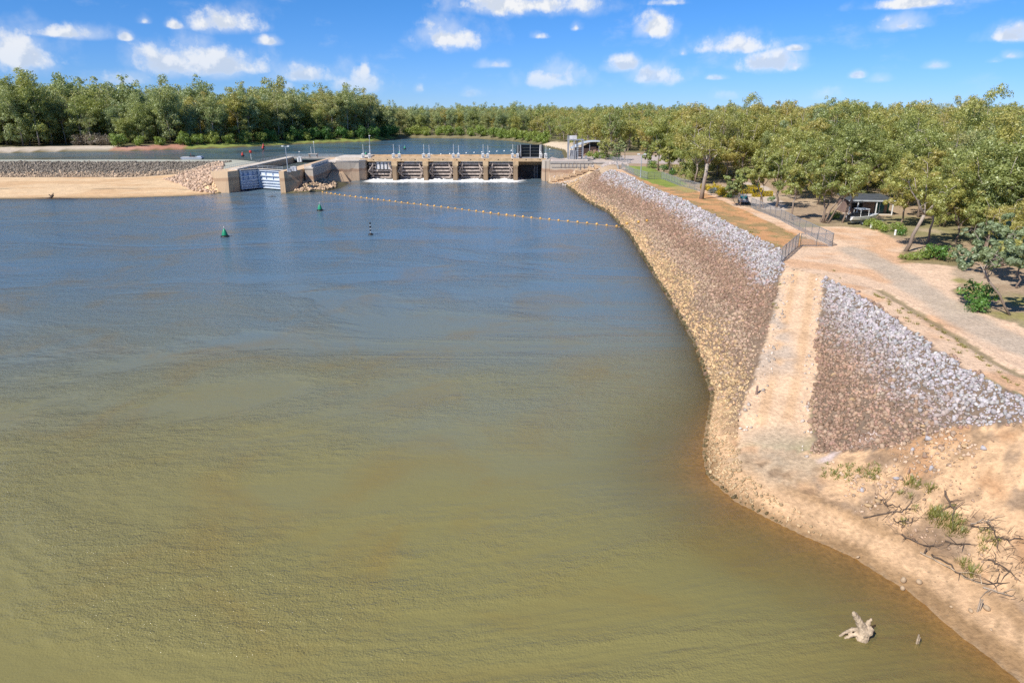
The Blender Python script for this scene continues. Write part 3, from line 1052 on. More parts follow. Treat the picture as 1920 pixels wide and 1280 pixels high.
def stone_shapes(n):
    s = ICO_V[None] * RNG.uniform(0.72, 1.18, (n, 12, 1)) * RNG.uniform((0.75, 0.6, 0.45), (1.2, 1.0, 0.8), (n, 3))[:, None, :]
    return np.einsum('nij,nkj->nki', rot_mats(n), s)


def stones_mesh(name, pos, size, cols):
    n = len(pos)
    v = stone_shapes(n) * size[:, None, None] + pos[:, None, :]
    f = (ICO_F[None] + 12 * np.arange(n)[:, None, None]).reshape(-1, 3)
    c = np.repeat(cols, 12, axis=0)
    return np_mesh(name, v.reshape(-1, 3), f, 'stone', c)


BAND = [((p[0]), p[1]) for p in TOE]


def stone_colour(x, y):
    """three courses of rock: tan at the water, brown in the middle, whitish on top"""
    n = len(x)
    dwl = dist_line(x, y, W2)
    dc = dist_line(x, y, [(p[0], p[1]) for p in CREST] + [(36, 74)])
    dcr = dist_line(x, y, [(p[0], p[1]) for p in CREST_R[:5]])
    t = np.where(inside(x, y, RIP), np.clip(1 - dcr / 10.5, 0, 1), np.where(y < 88, np.minimum(dwl / (dwl + dc + 1e-6) * np.interp(y, [50, 88], [1.75, 1.0]), np.maximum(0.60, dwl / (dwl + dc + 1e-6))), dwl / (dwl + dc + 1e-6)))
    t = t + (fnoise(x, y, 6) - 0.5) * 0.17 + RNG.normal(0, 0.05, n)
    tan, dun, brown, white = (0.52, 0.355, 0.195), (0.38, 0.27, 0.19), (0.305, 0.20, 0.14), (0.43, 0.395, 0.395)
    c = np.empty((n, 3))
    for k in range(3):
        c[:, k] = np.interp(t, [0.15, 0.19, 0.36, 0.42, 0.66, 0.80], [tan[k], dun[k], dun[k] * 1.05, brown[k], brown[k] * 1.1, white[k]])
    m = inside(x, y, RIP)
    tr_ = t[m]
    for k in range(3):
        c[m, k] = np.interp(tr_, [0.30, 0.46, 0.64, 0.84], [brown[k] * 1.1, brown[k] * 1.2, (0.36, 0.295, 0.265)[k], white[k]])
    c *= RNG.uniform(0.62, 1.22, (n, 1)) * RNG.uniform(0.95, 1.05, (n, 3))
    return np.clip(c, 0.02, 0.78)


def scatter(poly, dens, dens_far=None, y_far=110):
    p = np.array([q[:2] for q in poly])
    lo, hi = p.min(0), p.max(0)
    n = int((hi[0] - lo[0]) * (hi[1] - lo[1]) * dens)
    x, y = RNG.uniform(lo[0], hi[0], n), RNG.uniform(lo[1], hi[1], n)
    k = inside(x, y, poly)
    if dens_far:
        k &= RNG.random(n) < np.interp(y, [y_far * 0.8, y_far * 1.6], [1.0, dens_far / dens])
    return x[k], y[k]


def zts(x, y):
    return np.array([zt(a, b) for a, b in zip(x, y)])


stone_p, stone_s, stone_c = [], [], []


def lay(x, y, smin, smax, cols, sink=0.25):
    s = RNG.uniform(smin, smax, len(x)) * RNG.choice([0.55, 0.75, 0.9, 1.0, 1.15, 1.5], len(x))
    z = zts(x, y) + s * (0.5 - sink)
    stone_p.append(np.stack([x, y, z], -1))
    stone_s.append(s)
    stone_c.append(cols)


bx_, by_ = scatter(BANK, 20.0, 6.5)
k_ = (by_ < 247) & (RNG.random(len(bx_)) < np.clip(dist_line(bx_, by_, RAMP_L) / 2.2 + 0.12, 0, 1))
bx_, by_ = bx_[k_], by_[k_]
bc_ = stone_colour(bx_, by_)
wet = np.array([ground_raw(a, b) for a, b in zip(bx_, by_)]) < 0.22
bc_[wet] = np.array([0.10, 0.085, 0.045]) * RNG.uniform(0.6, 1.5, (wet.sum(), 1))
lay(bx_, by_, 0.10, 0.22, bc_)
stone_s[-1] *= np.interp(by_, [90, 180], [1.0, 1.6])
rx_, ry_ = scatter(RIP, 42.0)
rx_ = rx_ + (fnoise(rx_, ry_, 1.2) - 0.5) * 1.7
lay(rx_, ry_, 0.085, 0.19, stone_colour(rx_, ry_))
# the stony shore under the ramp, thinning out along the beach, and rubble on the low bank
SHORE = [(p[0], p[1]) for p in WATER[8:15]] + [(p[0], p[1]) for p in BEACH[:4][::-1]] + [(p[0], p[1]) for p in RAMP_L[2:][::-1]]
sx, sy = scatter(SHORE, 32.0)
dws = dist_line(sx, sy, W2)
k_ = RNG.random(len(sx)) < np.clip(1.15 - dws / 4.5, 0.05, 1) * sm(sy, 35.5, 42)
sx, sy, dws = sx[k_], sy[k_], dws[k_]
sc_ = np.where(dws[:, None] < 0.25, np.array([0.16, 0.12, 0.06]), np.array([0.46, 0.33, 0.19])) * RNG.uniform(0.7, 1.25, (len(sx), 1))
lay(sx, sy, 0.05, 0.14, np.clip(sc_, 0.03, 0.75))
RUB = plz([(1540, 850, 1.5), (1650, 845, 2.9), (1790, 803, 4.9), (1850, 850, 4.5), (1720, 900, 2.8), (1660, 950, 1.8), (1600, 960, 1.6), (1530, 890, 1.2)])
ux_, uy_ = scatter(RUB, 14.0)
k_ = RNG.random(len(ux_)) < sm(fnoise(ux_, uy_, 3.0), 0.38, 0.6)
ux_, uy_ = ux_[k_], uy_[k_]
lay(ux_, uy_, 0.07, 0.18, np.clip(np.array([0.46, 0.33, 0.23]) * RNG.uniform(0.6, 1.35, (len(ux_), 1)), 0.03, 0.75))
DEB = [(p[0], p[1]) for p in BANK_MID[:4]] + [(p[0], p[1]) for p in RIP_BOT[1:5][::-1]]
vx_, vy_ = scatter(DEB, 14.0)
k_ = RNG.random(len(vx_)) < sm(fnoise(vx_, vy_, 2.0), 0.48, 0.66)
vx_, vy_ = vx_[k_], vy_[k_]
lay(vx_, vy_, 0.035, 0.10, np.clip(np.array([0.36, 0.25, 0.17]) * RNG.uniform(0.5, 1.4, (len(vx_), 1)), 0.03, 0.75))
# strays on the ramp edges
ex_, ey_ = scatter(RAMP, 3.5)
k_ = (dist_line(ex_, ey_, RAMP_L) < 1.3) | ((dist_line(ex_, ey_, RAMP_R) < 0.9))
ex_, ey_ = ex_[k_], ey_[k_]
lay(ex_, ey_, 0.06, 0.16, np.clip(np.array([0.52, 0.44, 0.37]) * RNG.uniform(0.6, 1.2, (len(ex_), 1)), 0.03, 0.75))
# left bank rock face, the heap at the lock, the apron beside the weir
LROCK = [(-330, 258), (-118, 258.5), (-112, 262), (-110, 276), (-330, 276.5)]
lx_, ly_ = scatter(LROCK, 5.0)
t_ = np.clip((ly_ - 258) / 17, 0, 1) + RNG.normal(0, 0.1, len(lx_))
lc = np.where(t_[:, None] < 0.30, np.array([0.44, 0.33, 0.23]), np.array([0.215, 0.185, 0.15])) * RNG.uniform(0.55, 1.35, (len(lx_), 1))
lay(lx_, ly_, 0.20, 0.44, np.clip(lc, 0.03, 0.7))
HEAP = [(-125, 250), (-113, 236), (-102, 221), (-93.5, 217.5), (-93.3, 226), (-97, 234), (-104, 254), (-113, 275)]
hx_, hy_ = scatter(HEAP, 4.0)
lay(hx_, hy_, 0.26, 0.55, np.clip(np.array([0.50, 0.36, 0.26]) * RNG.uniform(0.5, 1.35, (len(hx_), 1)), 0.03, 0.75))
APRON = P2([(550, 361.5), (575, 360), (605, 358), (630, 353.5)], 0.0) + [(-60.5, 240), (-66, 241), (-70, 233)]
ax_, ay_ = scatter(APRON, 6.0)
lay(ax_, ay_, 0.24, 0.48, np.clip(np.array([0.58, 0.42, 0.28]) * RNG.uniform(0.5, 1.3, (len(ax_), 1)), 0.03, 0.75))

PLAZA = P2([(1034, 303), (1100, 302), (1180, 305), (1178, 310), (1110, 308), (1034, 308)], 7.2)
qx_, qy_ = scatter(PLAZA, 3.0)
lay(qx_, qy_, 0.16, 0.34, np.clip(np.array([0.50, 0.44, 0.41]) * RNG.uniform(0.6, 1.2, (len(qx_), 1)), 0.03, 0.75))

SP, SS, SC = np.concatenate(stone_p), np.concatenate(stone_s), np.concatenate(stone_c)
# the 300 stones that show largest are pieces of their own
dd = np.hypot(np.hypot(SP[:, 0], SP[:, 1]), SP[:, 2] - CAM_H)
infr = (SP[:, 0] / SP[:, 1] < 0.84) & (SP[:, 1] > 30)
order = np.argsort(-(SS / dd) * infr)
big = order[:300]
rest = np.ones(len(SP), bool)
rest[big] = False
rip = stuff(link('riprap', stones_mesh('riprap', SP[rest], SS[rest], SC[rest]), ground))
SHAPES = []
for tint in ((0.305, 0.20, 0.14), (0.38, 0.27, 0.19), (0.36, 0.295, 0.265), (0.43, 0.395, 0.395), (0.22, 0.145, 0.10), (0.45, 0.31, 0.175), (0.33, 0.30, 0.30)):
    for q in range(5):
        SHAPES.append((np.array(tint), np_mesh('stone', stone_shapes(1)[0], ICO_F, 'stone', np.tile(np.array(tint), (12, 1)))))
for i in big:
    cand = sorted(range(len(SHAPES)), key=lambda k: np.abs(SHAPES[k][0] - SC[i]).sum() + random.random() * 0.08)
    o = link('stone', SHAPES[cand[0]][1], ground, SP[i], random.uniform(0, 6.28))
    o.scale = (SS[i],) * 3


# ------------------------------------------------------------------ the weir
YF = 260.0                                    # downstream face
PIERS = [xat(u, 338, YF) for u in (741, 799, 854.5, 911, 967)]
XL, XR = xat(686, 338, YF), xat(1016, 338, YF)
weir = thing('weir', 'long concrete river weir with five piers, tan deck and steel gates', 'weir', (0, 0, 0))
for x in PIERS:
    m = MB()
    w = 0.85
    m.prism([(x - w, YF), (x - w * 0.8, YF - 0.5), (x + w * 0.8, YF - 0.5), (x + w, YF), (x + w, YF + 19), (x, YF + 20.5), (x - w, YF + 19)], 'z', -3, 6.55)
    m.build('pier', 'concrete_pier', weir)
    MB().prism([(x - 1.0, YF - 0.62), (x + 1.0, YF - 0.62), (x + 1.0, YF + 3), (x - 1.0, YF + 3)], 'z', 5.2, 6.72).build('pier_cap', 'concrete_deck', weir)
MB().box(XL - 0.5, XR + 1.0, YF + 2.0, YF + 20, 6.75, 7.45).build('deck', 'concrete_deck', weir)
MB().box(XL - 2.0, XR + 1.5, YF + 1.6, YF + 1.98, 6.6, 7.75).build('parapet', 'concrete_deck', weir)
MB().box(XL - 2.0, XR + 1.5, YF + 20.02, YF + 20.4, 6.6, 8.0).build('parapet', 'concrete_deck', weir)
for k in range(13):
    x = XL + 3 + k * 5.15
    MB().box(x - 0.2, x + 0.2, YF + 1.53, YF + 1.598, 7.15, 7.4).build('drain_spout', 'dark_void', weir)
# left abutment with its raked joint and the wall along the pool
m = MB()
m.hull([(XL - 9.5, YF - 4.5, -3), (XL - 1.9, YF - 2.3, -3), (XL, YF + 0.5, -3), (XL, YF + 20, -3), (XL - 9.5, YF + 20, -3)],
       [(XL - 9.5, YF - 4.5, 6.9), (XL - 1.9, YF - 1.6, 6.9), (XL, YF + 0.5, 6.9), (XL, YF + 20, 6.9), (XL - 9.5, YF + 20, 6.9)])
m.build('abutment_wall', 'concrete_wall', weir)
MB().prism([(XL - 9.5, YF - 4.5), (XL - 1.7, YF - 1.75), (XL + 0.3, YF + 0.2), (XL + 0.3, YF + 1.5), (XL - 9.5, YF - 2.0)], 'z', 6.902, 7.35).build('coping', 'concrete_pale', weir)
MB().box(XL - 12, XL - 0.3, YF + 5, YF + 20, 6.905, 7.9).build('abutment_slab', 'concrete_pale', weir)
# right abutment
m = MB()
m.prism([(XR, YF + 20), (XR, YF - 1), (XR + 0.7, YF - 4.2), (XR + 2.6, YF - 4.2), (XR + 2.6, YF + 20)], 'z', -3, 7.3)
m.build('abutment_wall', 'concrete_wall', weir)
MB().box(XR + 1.1, XR + 1.25, YF - 4.26, YF - 4.2, -1, 7.2).build('slot', 'dark_void', weir)
MB().box(XR + 2.6, 40, YF - 6.6, YF - 5.8, -2, 6.6).build('retaining_wall', 'concrete_wall', weir)
MB().box(XR + 2.6, XR + 18, YF - 6.8, YF - 5.4, 6.602, 7.25).build('wall_coping', 'concrete_grey', weir)
MB().box(XR + 18.1, 42, YF - 6.8, YF - 5.4, 6.602, 6.95).build('wall_coping', 'concrete_grey', weir)
# sill and pools behind the gates
MB().box(XL, XR, YF + 8, YF + 20, -3, -0.8).build('sill', 'concrete_pier', weir)

bays = [XL] + PIERS + [XR]


def radial_gate(x0, x1, lift, kind):
    """skin seen from its hollow side, girders across it, braced arms to the pivots on the piers"""
    g = link('radial_gate', None, weir)

    def face(z):
        """plan position of the skin at height z: it falls away towards the sill"""
        f = (6.3 - z) / 6.3
        return YF + 2.9 + 1.1 * f + 1.0 * f * f
    zs = np.linspace(0.35 + lift, 6.25, 9)
    MB().prism([(face(z), z) for z in zs] + [(face(z) + 0.14, z) for z in zs[::-1]], 'x', x0, x1).build('skin_plate', 'gate_skin', g)
    for z in (0.75, 2.0, 3.25, 4.5, 5.75):
        y = face(z) - 0.01
        MB().prism([(y, z - 0.05), (y - 0.55, z - 0.05), (y - 0.55, z - 0.3), (y - 0.62, z - 0.3), (y - 0.62, z + 0.28), (y - 0.55, z + 0.28), (y - 0.55, z + 0.05), (y, z + 0.05)], 'x', x0 + 0.05, x1 - 0.05).build('girder', 'gate_paint', g)
    for sx, side in ((x0 + 0.12, 1), (x1 - 0.12, -1)):
        m = MB()
        piv = (sx, YF + 0.5, 3.2)
        gx = sx + side * 1.5
        m.bar(piv, (gx, face(5.2) - 0.8, 5.4), 0.30).bar(piv, (gx, face(1.0) - 0.8, 0.9), 0.30)
        m.bar((gx, face(6.0) - 0.82, 6.1), (gx - side * 0.7, face(0.7) - 0.95, 0.5), 0.42, 0.3)
        m.bar((gx - side * 0.8, face(4.6) - 1.2, 4.4), (gx - side * 0.9, face(2) - 1.2, 1.9), 0.2)
        m.build('gate_arm', 'gate_paint', g)
        MB().box(sx - 0.3 if side < 0 else sx - 0.1, sx + 0.1 if side < 0 else sx + 0.3, YF + 0.1, YF + 0.9, 2.9, 3.5).build('pivot', 'gate_skin', g)
    if kind == 'flap':
        y = face(5) - 0.8
        MB().box(x0 + 2.6, x1 - 0.4, y, y + 0.1, 3.8, 6.3).build('flap', 'gate_pale', g)
        for k in range(5):
            xx = x0 + 2.8 + k * (x1 - x0 - 3.6) / 4
            MB().box(xx - 0.09, xx + 0.09, y - 0.3, y - 0.002, 3.7, 6.3).build('flap_rib', 'steel_dark', g)
    return g


for k in range(5):
    radial_gate(bays[k] + 0.95, bays[k + 1] - 0.95, 0.0, 'flap' if k == 0 else 'plain')
# last bay stands open: breast wall and ladder only
MB().box(bays[5] + 0.9, XR, YF + 9, YF + 9.8, 4.9, 6.7).build('breast_wall', 'concrete_deck', weir)
MB().box(bays[5] + 0.9, XR, YF + 13, YF + 13.5, -2, 4.9).build('stop_log', 'gate_skin', weir)
m = MB()
for k in range(9):
    m.box(XR - 2.6, XR - 1.4, YF + 8.7, YF + 8.85, 0.2 + k * 0.5, 0.28 + k * 0.5)
m.box(XR - 2.7, XR - 2.58, YF + 8.7, YF + 8.85, 0, 4.9).box(XR - 1.42, XR - 1.3, YF + 8.7, YF + 8.85, 0, 4.9)
m.build('ladder', 'steel_grey', weir)
# pier frames upstream of the gates: water level gauge boards are left out; the pool shows behind
# white water tumbling out under the gates
for k in range(5):
    x0, x1 = bays[k] + 0.9, bays[k + 1] - 0.9
    xs = np.arange(x0, x1 + 0.01, 0.22)
    ys = np.arange(YF - 2.6, YF + 4.2, 0.2)
    X, Y = np.meshgrid(xs, ys)
    env = np.exp(-((Y - (YF + 1.6)) / 2.1) ** 2) * (0.75 + 0.5 * fnoise(X + 9 * k, Y * 0.2, 3.0))
    Z = -0.32 + env * (0.30 + 0.85 * np.maximum(0, fnoise(X * 1.0 + k * 50, Y * 1.4, 2.0) - 0.30) + 0.75 * (fnoise(X + k * 31, Y, 0.7) - 0.45))
    ids = np.arange(X.size).reshape(X.shape)
    q = np.stack([ids[:-1, :-1], ids[:-1, 1:], ids[1:, 1:], ids[1:, :-1]], -1).reshape(-1, 4)
    if 'foam' not in MATS:
        simple('foam', (0.80, 0.81, 0.80), 0.6, 0, 0.10, 0.9, 0.3, 0.5)
    o = link('foam', np_mesh('foam', np.stack([X.ravel(), Y.ravel(), Z.ravel()], -1), q, 'foam', None, True))
    stuff(o, ('white foam boiling out under the flap gate beside the left abutment', 'white foam boiling out under the second gate from the left abutment', 'white foam boiling out under the third gate, the middle of the weir',
              'white foam boiling out under the fourth gate from the left abutment', 'white foam boiling out under the fifth gate, beside the open bay')[k], 'foam')

# hoists: a pair of white cabinets with a mast over every pier
cab_n = 0
NAMES = ['the left abutment', 'the first pier', 'the second pier', 'the third pier', 'the fourth pier', 'the fifth pier', 'the right abutment']
for k, (ua, ub) in enumerate(((681, 693), (738, 749), (794.5, 804.5), (850, 859.5), (905.5, 914.5), (961, 970.5), (1014, 1023))):
    for s_, u in enumerate((ua, ub)):
        Y = YF + 4.5
        x = xat(u, 297, Y)
        t = thing('hoist_cabinet', 'white hoist cabinet with a thin mast above %s, the %s of its pair' % (NAMES[k], 'left' if s_ == 0 else 'right'), 'cabinet', (x, Y, 7.452), 0, 'hoist cabinets on the weir deck')
        MB().box(-0.5, 0.5, -0.5, 0.5, 0, 1.55).build('housing', 'white_paint', t)
        MB().prism([(-0.66, 1.552), (0.66, 1.552), (0.66, 1.62), (0.2, 1.95), (-0.2, 1.95), (-0.66, 1.62)], 'y', -0.64, 0.64).build('lid', 'white_paint', t)
        MB().tube([(0.1, 0.3, 1.95), (0.1, 0.3, 4.9 if s_ else 5.2)], 0.07, 6).build('mast', 'white_paint', t)
        MB().box(-0.3, 0.3, -0.63, -0.605, 0.5, 1.2).build('door', 'steel_grey', t)
    if 1 <= k <= 5:
        x = xat((ua + ub) / 2, 297, YF + 3)
        t = thing('pipe_frame', 'low grey pipe frame between the hoist cabinets above %s' % NAMES[k], 'frame', (x, YF + 3, 7.452), 0, 'pipe frames on the weir deck')
        MB().tube([(-0.6, 0, 0), (-0.6, 0, 0.95), (0.6, 0, 0.95), (0.6, 0, 0)], 0.06, 6).build('hoop', 'steel_galvanised', t)
        MB().box(-0.5, 0.5, -0.25, 0.25, 0, 0.55).build('motor', 'steel_grey', t)

# the spare gate hoisted clear of the deck
Y = YF + 6
x0, x1 = xat(977, 298, Y), xat(1011, 298, Y)
zb, zt_ = 7.9, hgt(271.5, Y)
t = thing('raised_gate', 'dark steel gate hoisted upright above the open right-hand bay', 'gate', ((x0 + x1) / 2, Y, 7.452))
hw = (x1 - x0) / 2
hh = zt_ - 7.452
MB().box(-hw, hw, 0.2, 0.4, 0.5, hh).build('skin_plate', 'steel_dark', t)
for k in range(5):
    z = 0.5 + k * (hh - 0.6) / 4
    MB().box(-hw, hw, -0.35, 0.198, z, z + 0.14).build('girder', 'steel_dark', t)
for k in range(3):
    x = -hw + k * hw
    MB().box(x - 0.09, x + 0.09, -0.45, -0.352, 0.5, hh).build('rib', 'steel_grey' if k == 1 else 'steel_dark', t)
MB().box(-hw, hw, -0.5, 0.5, 0.0, 0.45).build('sill_beam', 'steel_grey', t)
for s_ in (-1, 1):
    MB().prism([(s_ * (hw + 0.15), 0), (s_ * (hw + 1.9), 0.9 if s_ < 0 else 0), (s_ * (hw + 1.6), hh - 0.1), (s_ * (hw + 0.15), hh)], 'y', -0.1, 0.35).build('side_frame', 'steel_dark', t)
    m = MB().bar((s_ * (hw + 0.1), -0.6, 0), (s_ * (hw + 0.25), -0.6, hh), 0.34).bar((s_ * (hw + 0.25), -0.6, hh * 0.55), (s_ * (hw + 2.0), -0.6, 0.1), 0.24)
    m.build('arm', 'gate_pale' if s_ > 0 else 'steel_grey', t)

# ------------------------------------------------------------------ the lock and its platform
YL = 219.0
LX0, LX1 = xat(430, 360, YL), xat(527, 360, YL)
lock = thing('boat_lock', 'tan concrete boat lock with pale blue mitre gates left of the weir', 'lock')
m = MB()
m.hull([(LX0 - 2.4, YL, -3), (LX0 - 0.2, YL, -3), (LX0 + 0.9, YL + 5, -3), (LX0 + 0.9, 285, -3), (LX0 - 2.4, 285, -3)],
       [(LX0 - 5.6, YL + 1.0, 6.5), (LX0 + 0.1, YL + 0.4, 6.5), (LX0 + 1.3, YL + 5, 6.5), (LX0 + 1.3, 285, 6.5), (LX0 - 3.0, 285, 6.5)])
m.build('left_wall', 'concrete_lock', lock)
MB().box(LX0 - 1.6, LX0 + 1.3, YL + 5.5, 285, 6.503, 6.95).build('wall_coping', 'concrete_pale', lock)
m = MB()
m.prism([(LX1 - 0.1, YL), (LX1 + 1.5, YL), (LX1 + 1.5, YL + 3), (LX1 + 4.6, YL + 6), (LX1 + 4.6, 285), (LX1 - 0.3, 285), (LX1 - 0.3, YL + 5)], 'z', -3, 6.6)
m.build('right_wall', 'concrete_lock', lock)
m = MB().hull([(LX1 + 1.52, YL + 0.2, -3), (LX1 + 4.4, YL + 3.2, -3), (LX1 + 4.4, YL + 5.9, -3), (LX1 + 1.52, YL + 2.9, -3)],
              [(LX1 + 1.52, YL + 0.2, 6.4), (LX1 + 4.4, YL + 3.2, 3.0), (LX1 + 4.4, YL + 5.9, 3.0), (LX1 + 1.52, YL + 2.9, 6.4)])
m.build('wing_wall', 'concrete_lock', lock)
XA, YA = xat(487, 350, 231.0), 231.5
for side, (hx, hy) in enumerate(((LX0 + 1.35, YL + 6.5), (LX1 - 0.35, YL + 6.5))):
    g = link('mitre_gate', None, lock)
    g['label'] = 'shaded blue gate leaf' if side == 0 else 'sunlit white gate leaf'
    a, b = Vector((hx, hy, 0)), Vector((XA - 0.06 if side == 0 else XA + 0.06, YA, 0))
    d = (b - a).normalized()
    n_ = Vector((-d.y, d.x, 0))
    if n_.y > 0:
        n_ = -n_
    z0, z1 = 0.35, 6.3

    def slab(p, q, off, th, za, zb_):
        """slab between plan points p and q, pushed off along the face normal"""
        c = [p + n_ * off, q + n_ * off, q + n_ * (off + th), p + n_ * (off + th)]
        return MB().hull([(v.x, v.y, za) for v in c], [(v.x, v.y, zb_) for v in c])
    slab(a, b, -0.25, 0.12, z0, z1).build('skin_plate', 'lock_blue_and_shade' if side == 0 else 'lock_gate_paint', g)  # left leaf's shade is put into its colour: bluer, darker plate
    for z in (0.36, 1.25, 2.1, 3.0, 4.3, 5.85):
        slab(a + d * 0.25, b - d * 0.2, -0.128, 0.55, z, z + 0.22).build('beam', 'lock_gate_paint', g)
    for tt in (0.0, 0.97):
        p = a + (b - a) * tt
        slab(p, p + d * 0.32, -0.126, 0.62, z0, z1 + 0.1).build('end_post', 'lock_gate_paint', g)
    for tt in (0.2, 0.45, 0.72):
        for za, zb_ in ((3.23, 4.28), (4.53, 5.83)):
            p = a + (b - a) * tt
            slab(p, p + d * 0.16, -0.125, 0.35, za, zb_).build('stiffener', 'lock_blue_and_shade', g)
    slab(a, b, -0.4, 1.0, z1 + 0.11, z1 + 0.25).build('walkway', 'concrete_pale', g)
    m = MB()
    for z in (z1 + 0.8, z1 + 1.25):
        m.tube([tuple(a + n_ * 0.5 + Vector((0, 0, z))), tuple(b + n_ * 0.5 + Vector((0, 0, z)))], 0.045, 5)
    for tt in np.linspace(0.02, 0.98, 6):
        p = a + (b - a) * tt + n_ * 0.5
        m.tube([(p.x, p.y, z1 + 0.25), (p.x, p.y, z1 + 1.25)], 0.045, 5)
    m.build('handrail', 'steel_galvanised', g)
# full chamber behind the gates and the footbridge at its head
xs, ys = np.arange(LX0 + 0.2, LX1 + 0.31, 2.0), np.arange(227, 288, 2.0)
X, Y = np.meshgrid(xs, ys)
ids = np.arange(X.size).reshape(X.shape)
q = np.stack([ids[:-1, :-1], ids[:-1, 1:], ids[1:, 1:], ids[1:, :-1]], -1).reshape(-1, 4)
cx = X.ravel()
v = np.stack([X.ravel(), np.maximum(Y.ravel(), np.interp(cx, [LX0, XA, LX1], [YL + 7.2, YA + 0.6, YL + 7.2])), np.full(X.size, 4.7)], -1)
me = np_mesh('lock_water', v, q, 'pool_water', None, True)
for nm, val in (('depth', 5.0), ('foam', 0.0)):
    at_ = me.attributes.new(nm, 'FLOAT', 'POINT')
    at_.data.foreach_set('value', np.full(X.size, val, dtype=np.float32))
structure(link('lock_water', me))
t = thing('footbridge', 'grey footbridge with handrails over the head of the lock', 'footbridge', (LX0, 283, 6.2))
L = LX1 - LX0 + 5
MB().box(-1.5, L, 0, 2.2, 0, 0.7).build('deck', 'concrete_grey', t)
for yy in (0.1, 2.1):
    m = MB()
    for z in (1.1, 1.6):
        m.tube([(-1.5, yy, z), (L, yy, z)], 0.05, 5)
    for k in range(11):
        x = -1.4 + k * (L + 1.3) / 10
        m.tube([(x, yy, 0.7), (x, yy, 1.6)], 0.05, 5)
    m.build('handrail', 'steel_galvanised', t)
MB().box(LX0 + 0.9, LX1, 284, 284.6, -2, 5.6).build('head_gate', 'steel_dark', lock)

plat = thing('lock_platform', 'pale concrete platform between the lock and the weir', 'platform')
PX = LX1 + 4.6
PE = xat(587, 319, 229)
m = MB()
m.prism([(PX, 231.5), (PE - 2.6, 228.6), (PE, 228.6), (PE - 0.8, YF - 4.6), (XL - 9.52, YF - 4.4), (XL - 9.52, YF + 20), (PX, YF + 20)], 'z', -3, 6.6)
m.build('platform_wall', 'concrete_wall', plat)
MB().prism([(PX, 231.3), (PE - 2.7, 228.4), (PE + 0.15, 228.4), (PE - 0.65, YF - 4.8), (XL - 9.55, YF - 4.6), (XL - 9.55, YF + 19.9), (PX, YF + 19.9)], 'z', 6.603, 7.0).build('platform_slab', 'concrete_pale', plat)
MB().hull([(PE + 0.6, 240, -3), (XL - 1.8, 250.5, -3), (XL - 2.5, YF - 2.0, -3), (PE - 0.6, YF - 4.0, -3)],
          [(PE + 0.4, 240.5, 1.2), (XL - 4.2, 251.5, 0.3), (XL - 7.2, YF - 4.2, 3.4), (PE - 0.6, YF - 4.7, 4.0)]).build('sloped_apron', 'concrete_lock', plat)
m = MB()
edge = [(PX + 0.3, 231.0), (PE - 2.6, 228.8), (PE - 0.1, 228.8), (PE - 0.9, YF - 5.2)]
pos_ = resample([(*p, 7.0) for p in edge], 2.4)
for p in pos_:
    m.tube([p, (p[0], p[1], 8.15)], 0.045, 5)
for z in (7.6, 8.15):
    m.tube([(p[0], p[1], z) for p in edge], 0.04, 5)
m.build('handrail', 'steel_galvanised', plat)
MB().prism([(PE - 0.75, 230), (PE - 0.65, 230), (PE - 1.2, YF - 6), (PE - 1.3, YF - 6)], 'z', 7.002, 7.95).build('guard_screen', 'steel_galvanised', plat)
# lock keeper's cabinets and winches
for (u, v, w, h, lab, mt) in ((551, 320, 1.7, 1.2, 'pale grey winch box beside the right-hand lock gate', 'gate_pale'), (543, 322, 1.1, 0.8, 'low grey control box at the lock edge', 'steel_grey'),
                              (562, 303, 1.5, 1.6, 'white control cabinet beside the lock chamber', 'white_paint')):
    x, y = px(u, v, 6.7)
    t = thing('control_box', lab, 'control box', (x, y, 6.6 if x < PX else 7.0))
    MB().box(-w / 2, w / 2, -0.5, 0.5, 0, h).build('housing', mt, t)
    MB().prism([(-w / 2 - 0.08, h + 0.002), (w / 2 + 0.08, h + 0.002), (w / 2 + 0.08, h + 0.08), (0, h + 0.25), (-w / 2 - 0.08, h + 0.08)], 'y', -0.58, 0.58).build('roof', mt, t)
    MB().box(-0.3, 0.3, -0.53, -0.502, 0.15, h - 0.15).build('door', 'steel_grey', t)
x, y = px(584, 297, 7.0)
t = thing('signal_platform', 'small grey platform with two masts behind the lock platform', 'platform', (x, 276, 7.0))
MB().box(-1.8, 1.8, -1, 1, 1.3, 1.6).build('floor', 'concrete_grey', t)
for sx in (-1.5, 1.5):
    MB().box(sx - 0.2, sx + 0.2, -0.5, 0.5, 0, 1.3).build('leg', 'concrete_grey', t)
for sx, h in ((-0.7, 4.2), (0.6, 5.6)):
    MB().tube([(sx, 0, 1.6), (sx, 0, h)], 0.07, 6).build('mast', 'white_paint', t)
MB().lathe([(0.05, 0), (0.2, 0.15), (0.2, 0.5), (0.05, 0.6)], 8, (0.6, 0, 5.6)).build('lamp', 'white_paint', t)
# the blue-framed stair at the foot of the lock
x, y = px(566, 350, 0.5)
t = thing('access_stair', 'small blue steel landing with a ladder against the lock wing wall', 'stair', (x, 225.0, 0.6))
MB().box(-1.2, 1.2, -0.6, 0.6, 3.2, 3.35).build('landing', 'lock_blue_and_shade', t)
m = MB()
for a in (-1.1, 1.1):
    m.bar((a, -0.5, 0), (a, -0.5, 4.3), 0.12)
m.bar((-1.1, -0.5, 4.3), (1.1, -0.5, 4.3), 0.1).bar((-1.1, -0.5, 3.8), (1.1, -0.5, 3.8), 0.08)
m.build('frame', 'lock_gate_paint', t)
MB().bar((0.6, -0.55, 3.2), (2.2, -1.0, -0.3), 0.16).build('ladder', 'steel_galvanised', t)


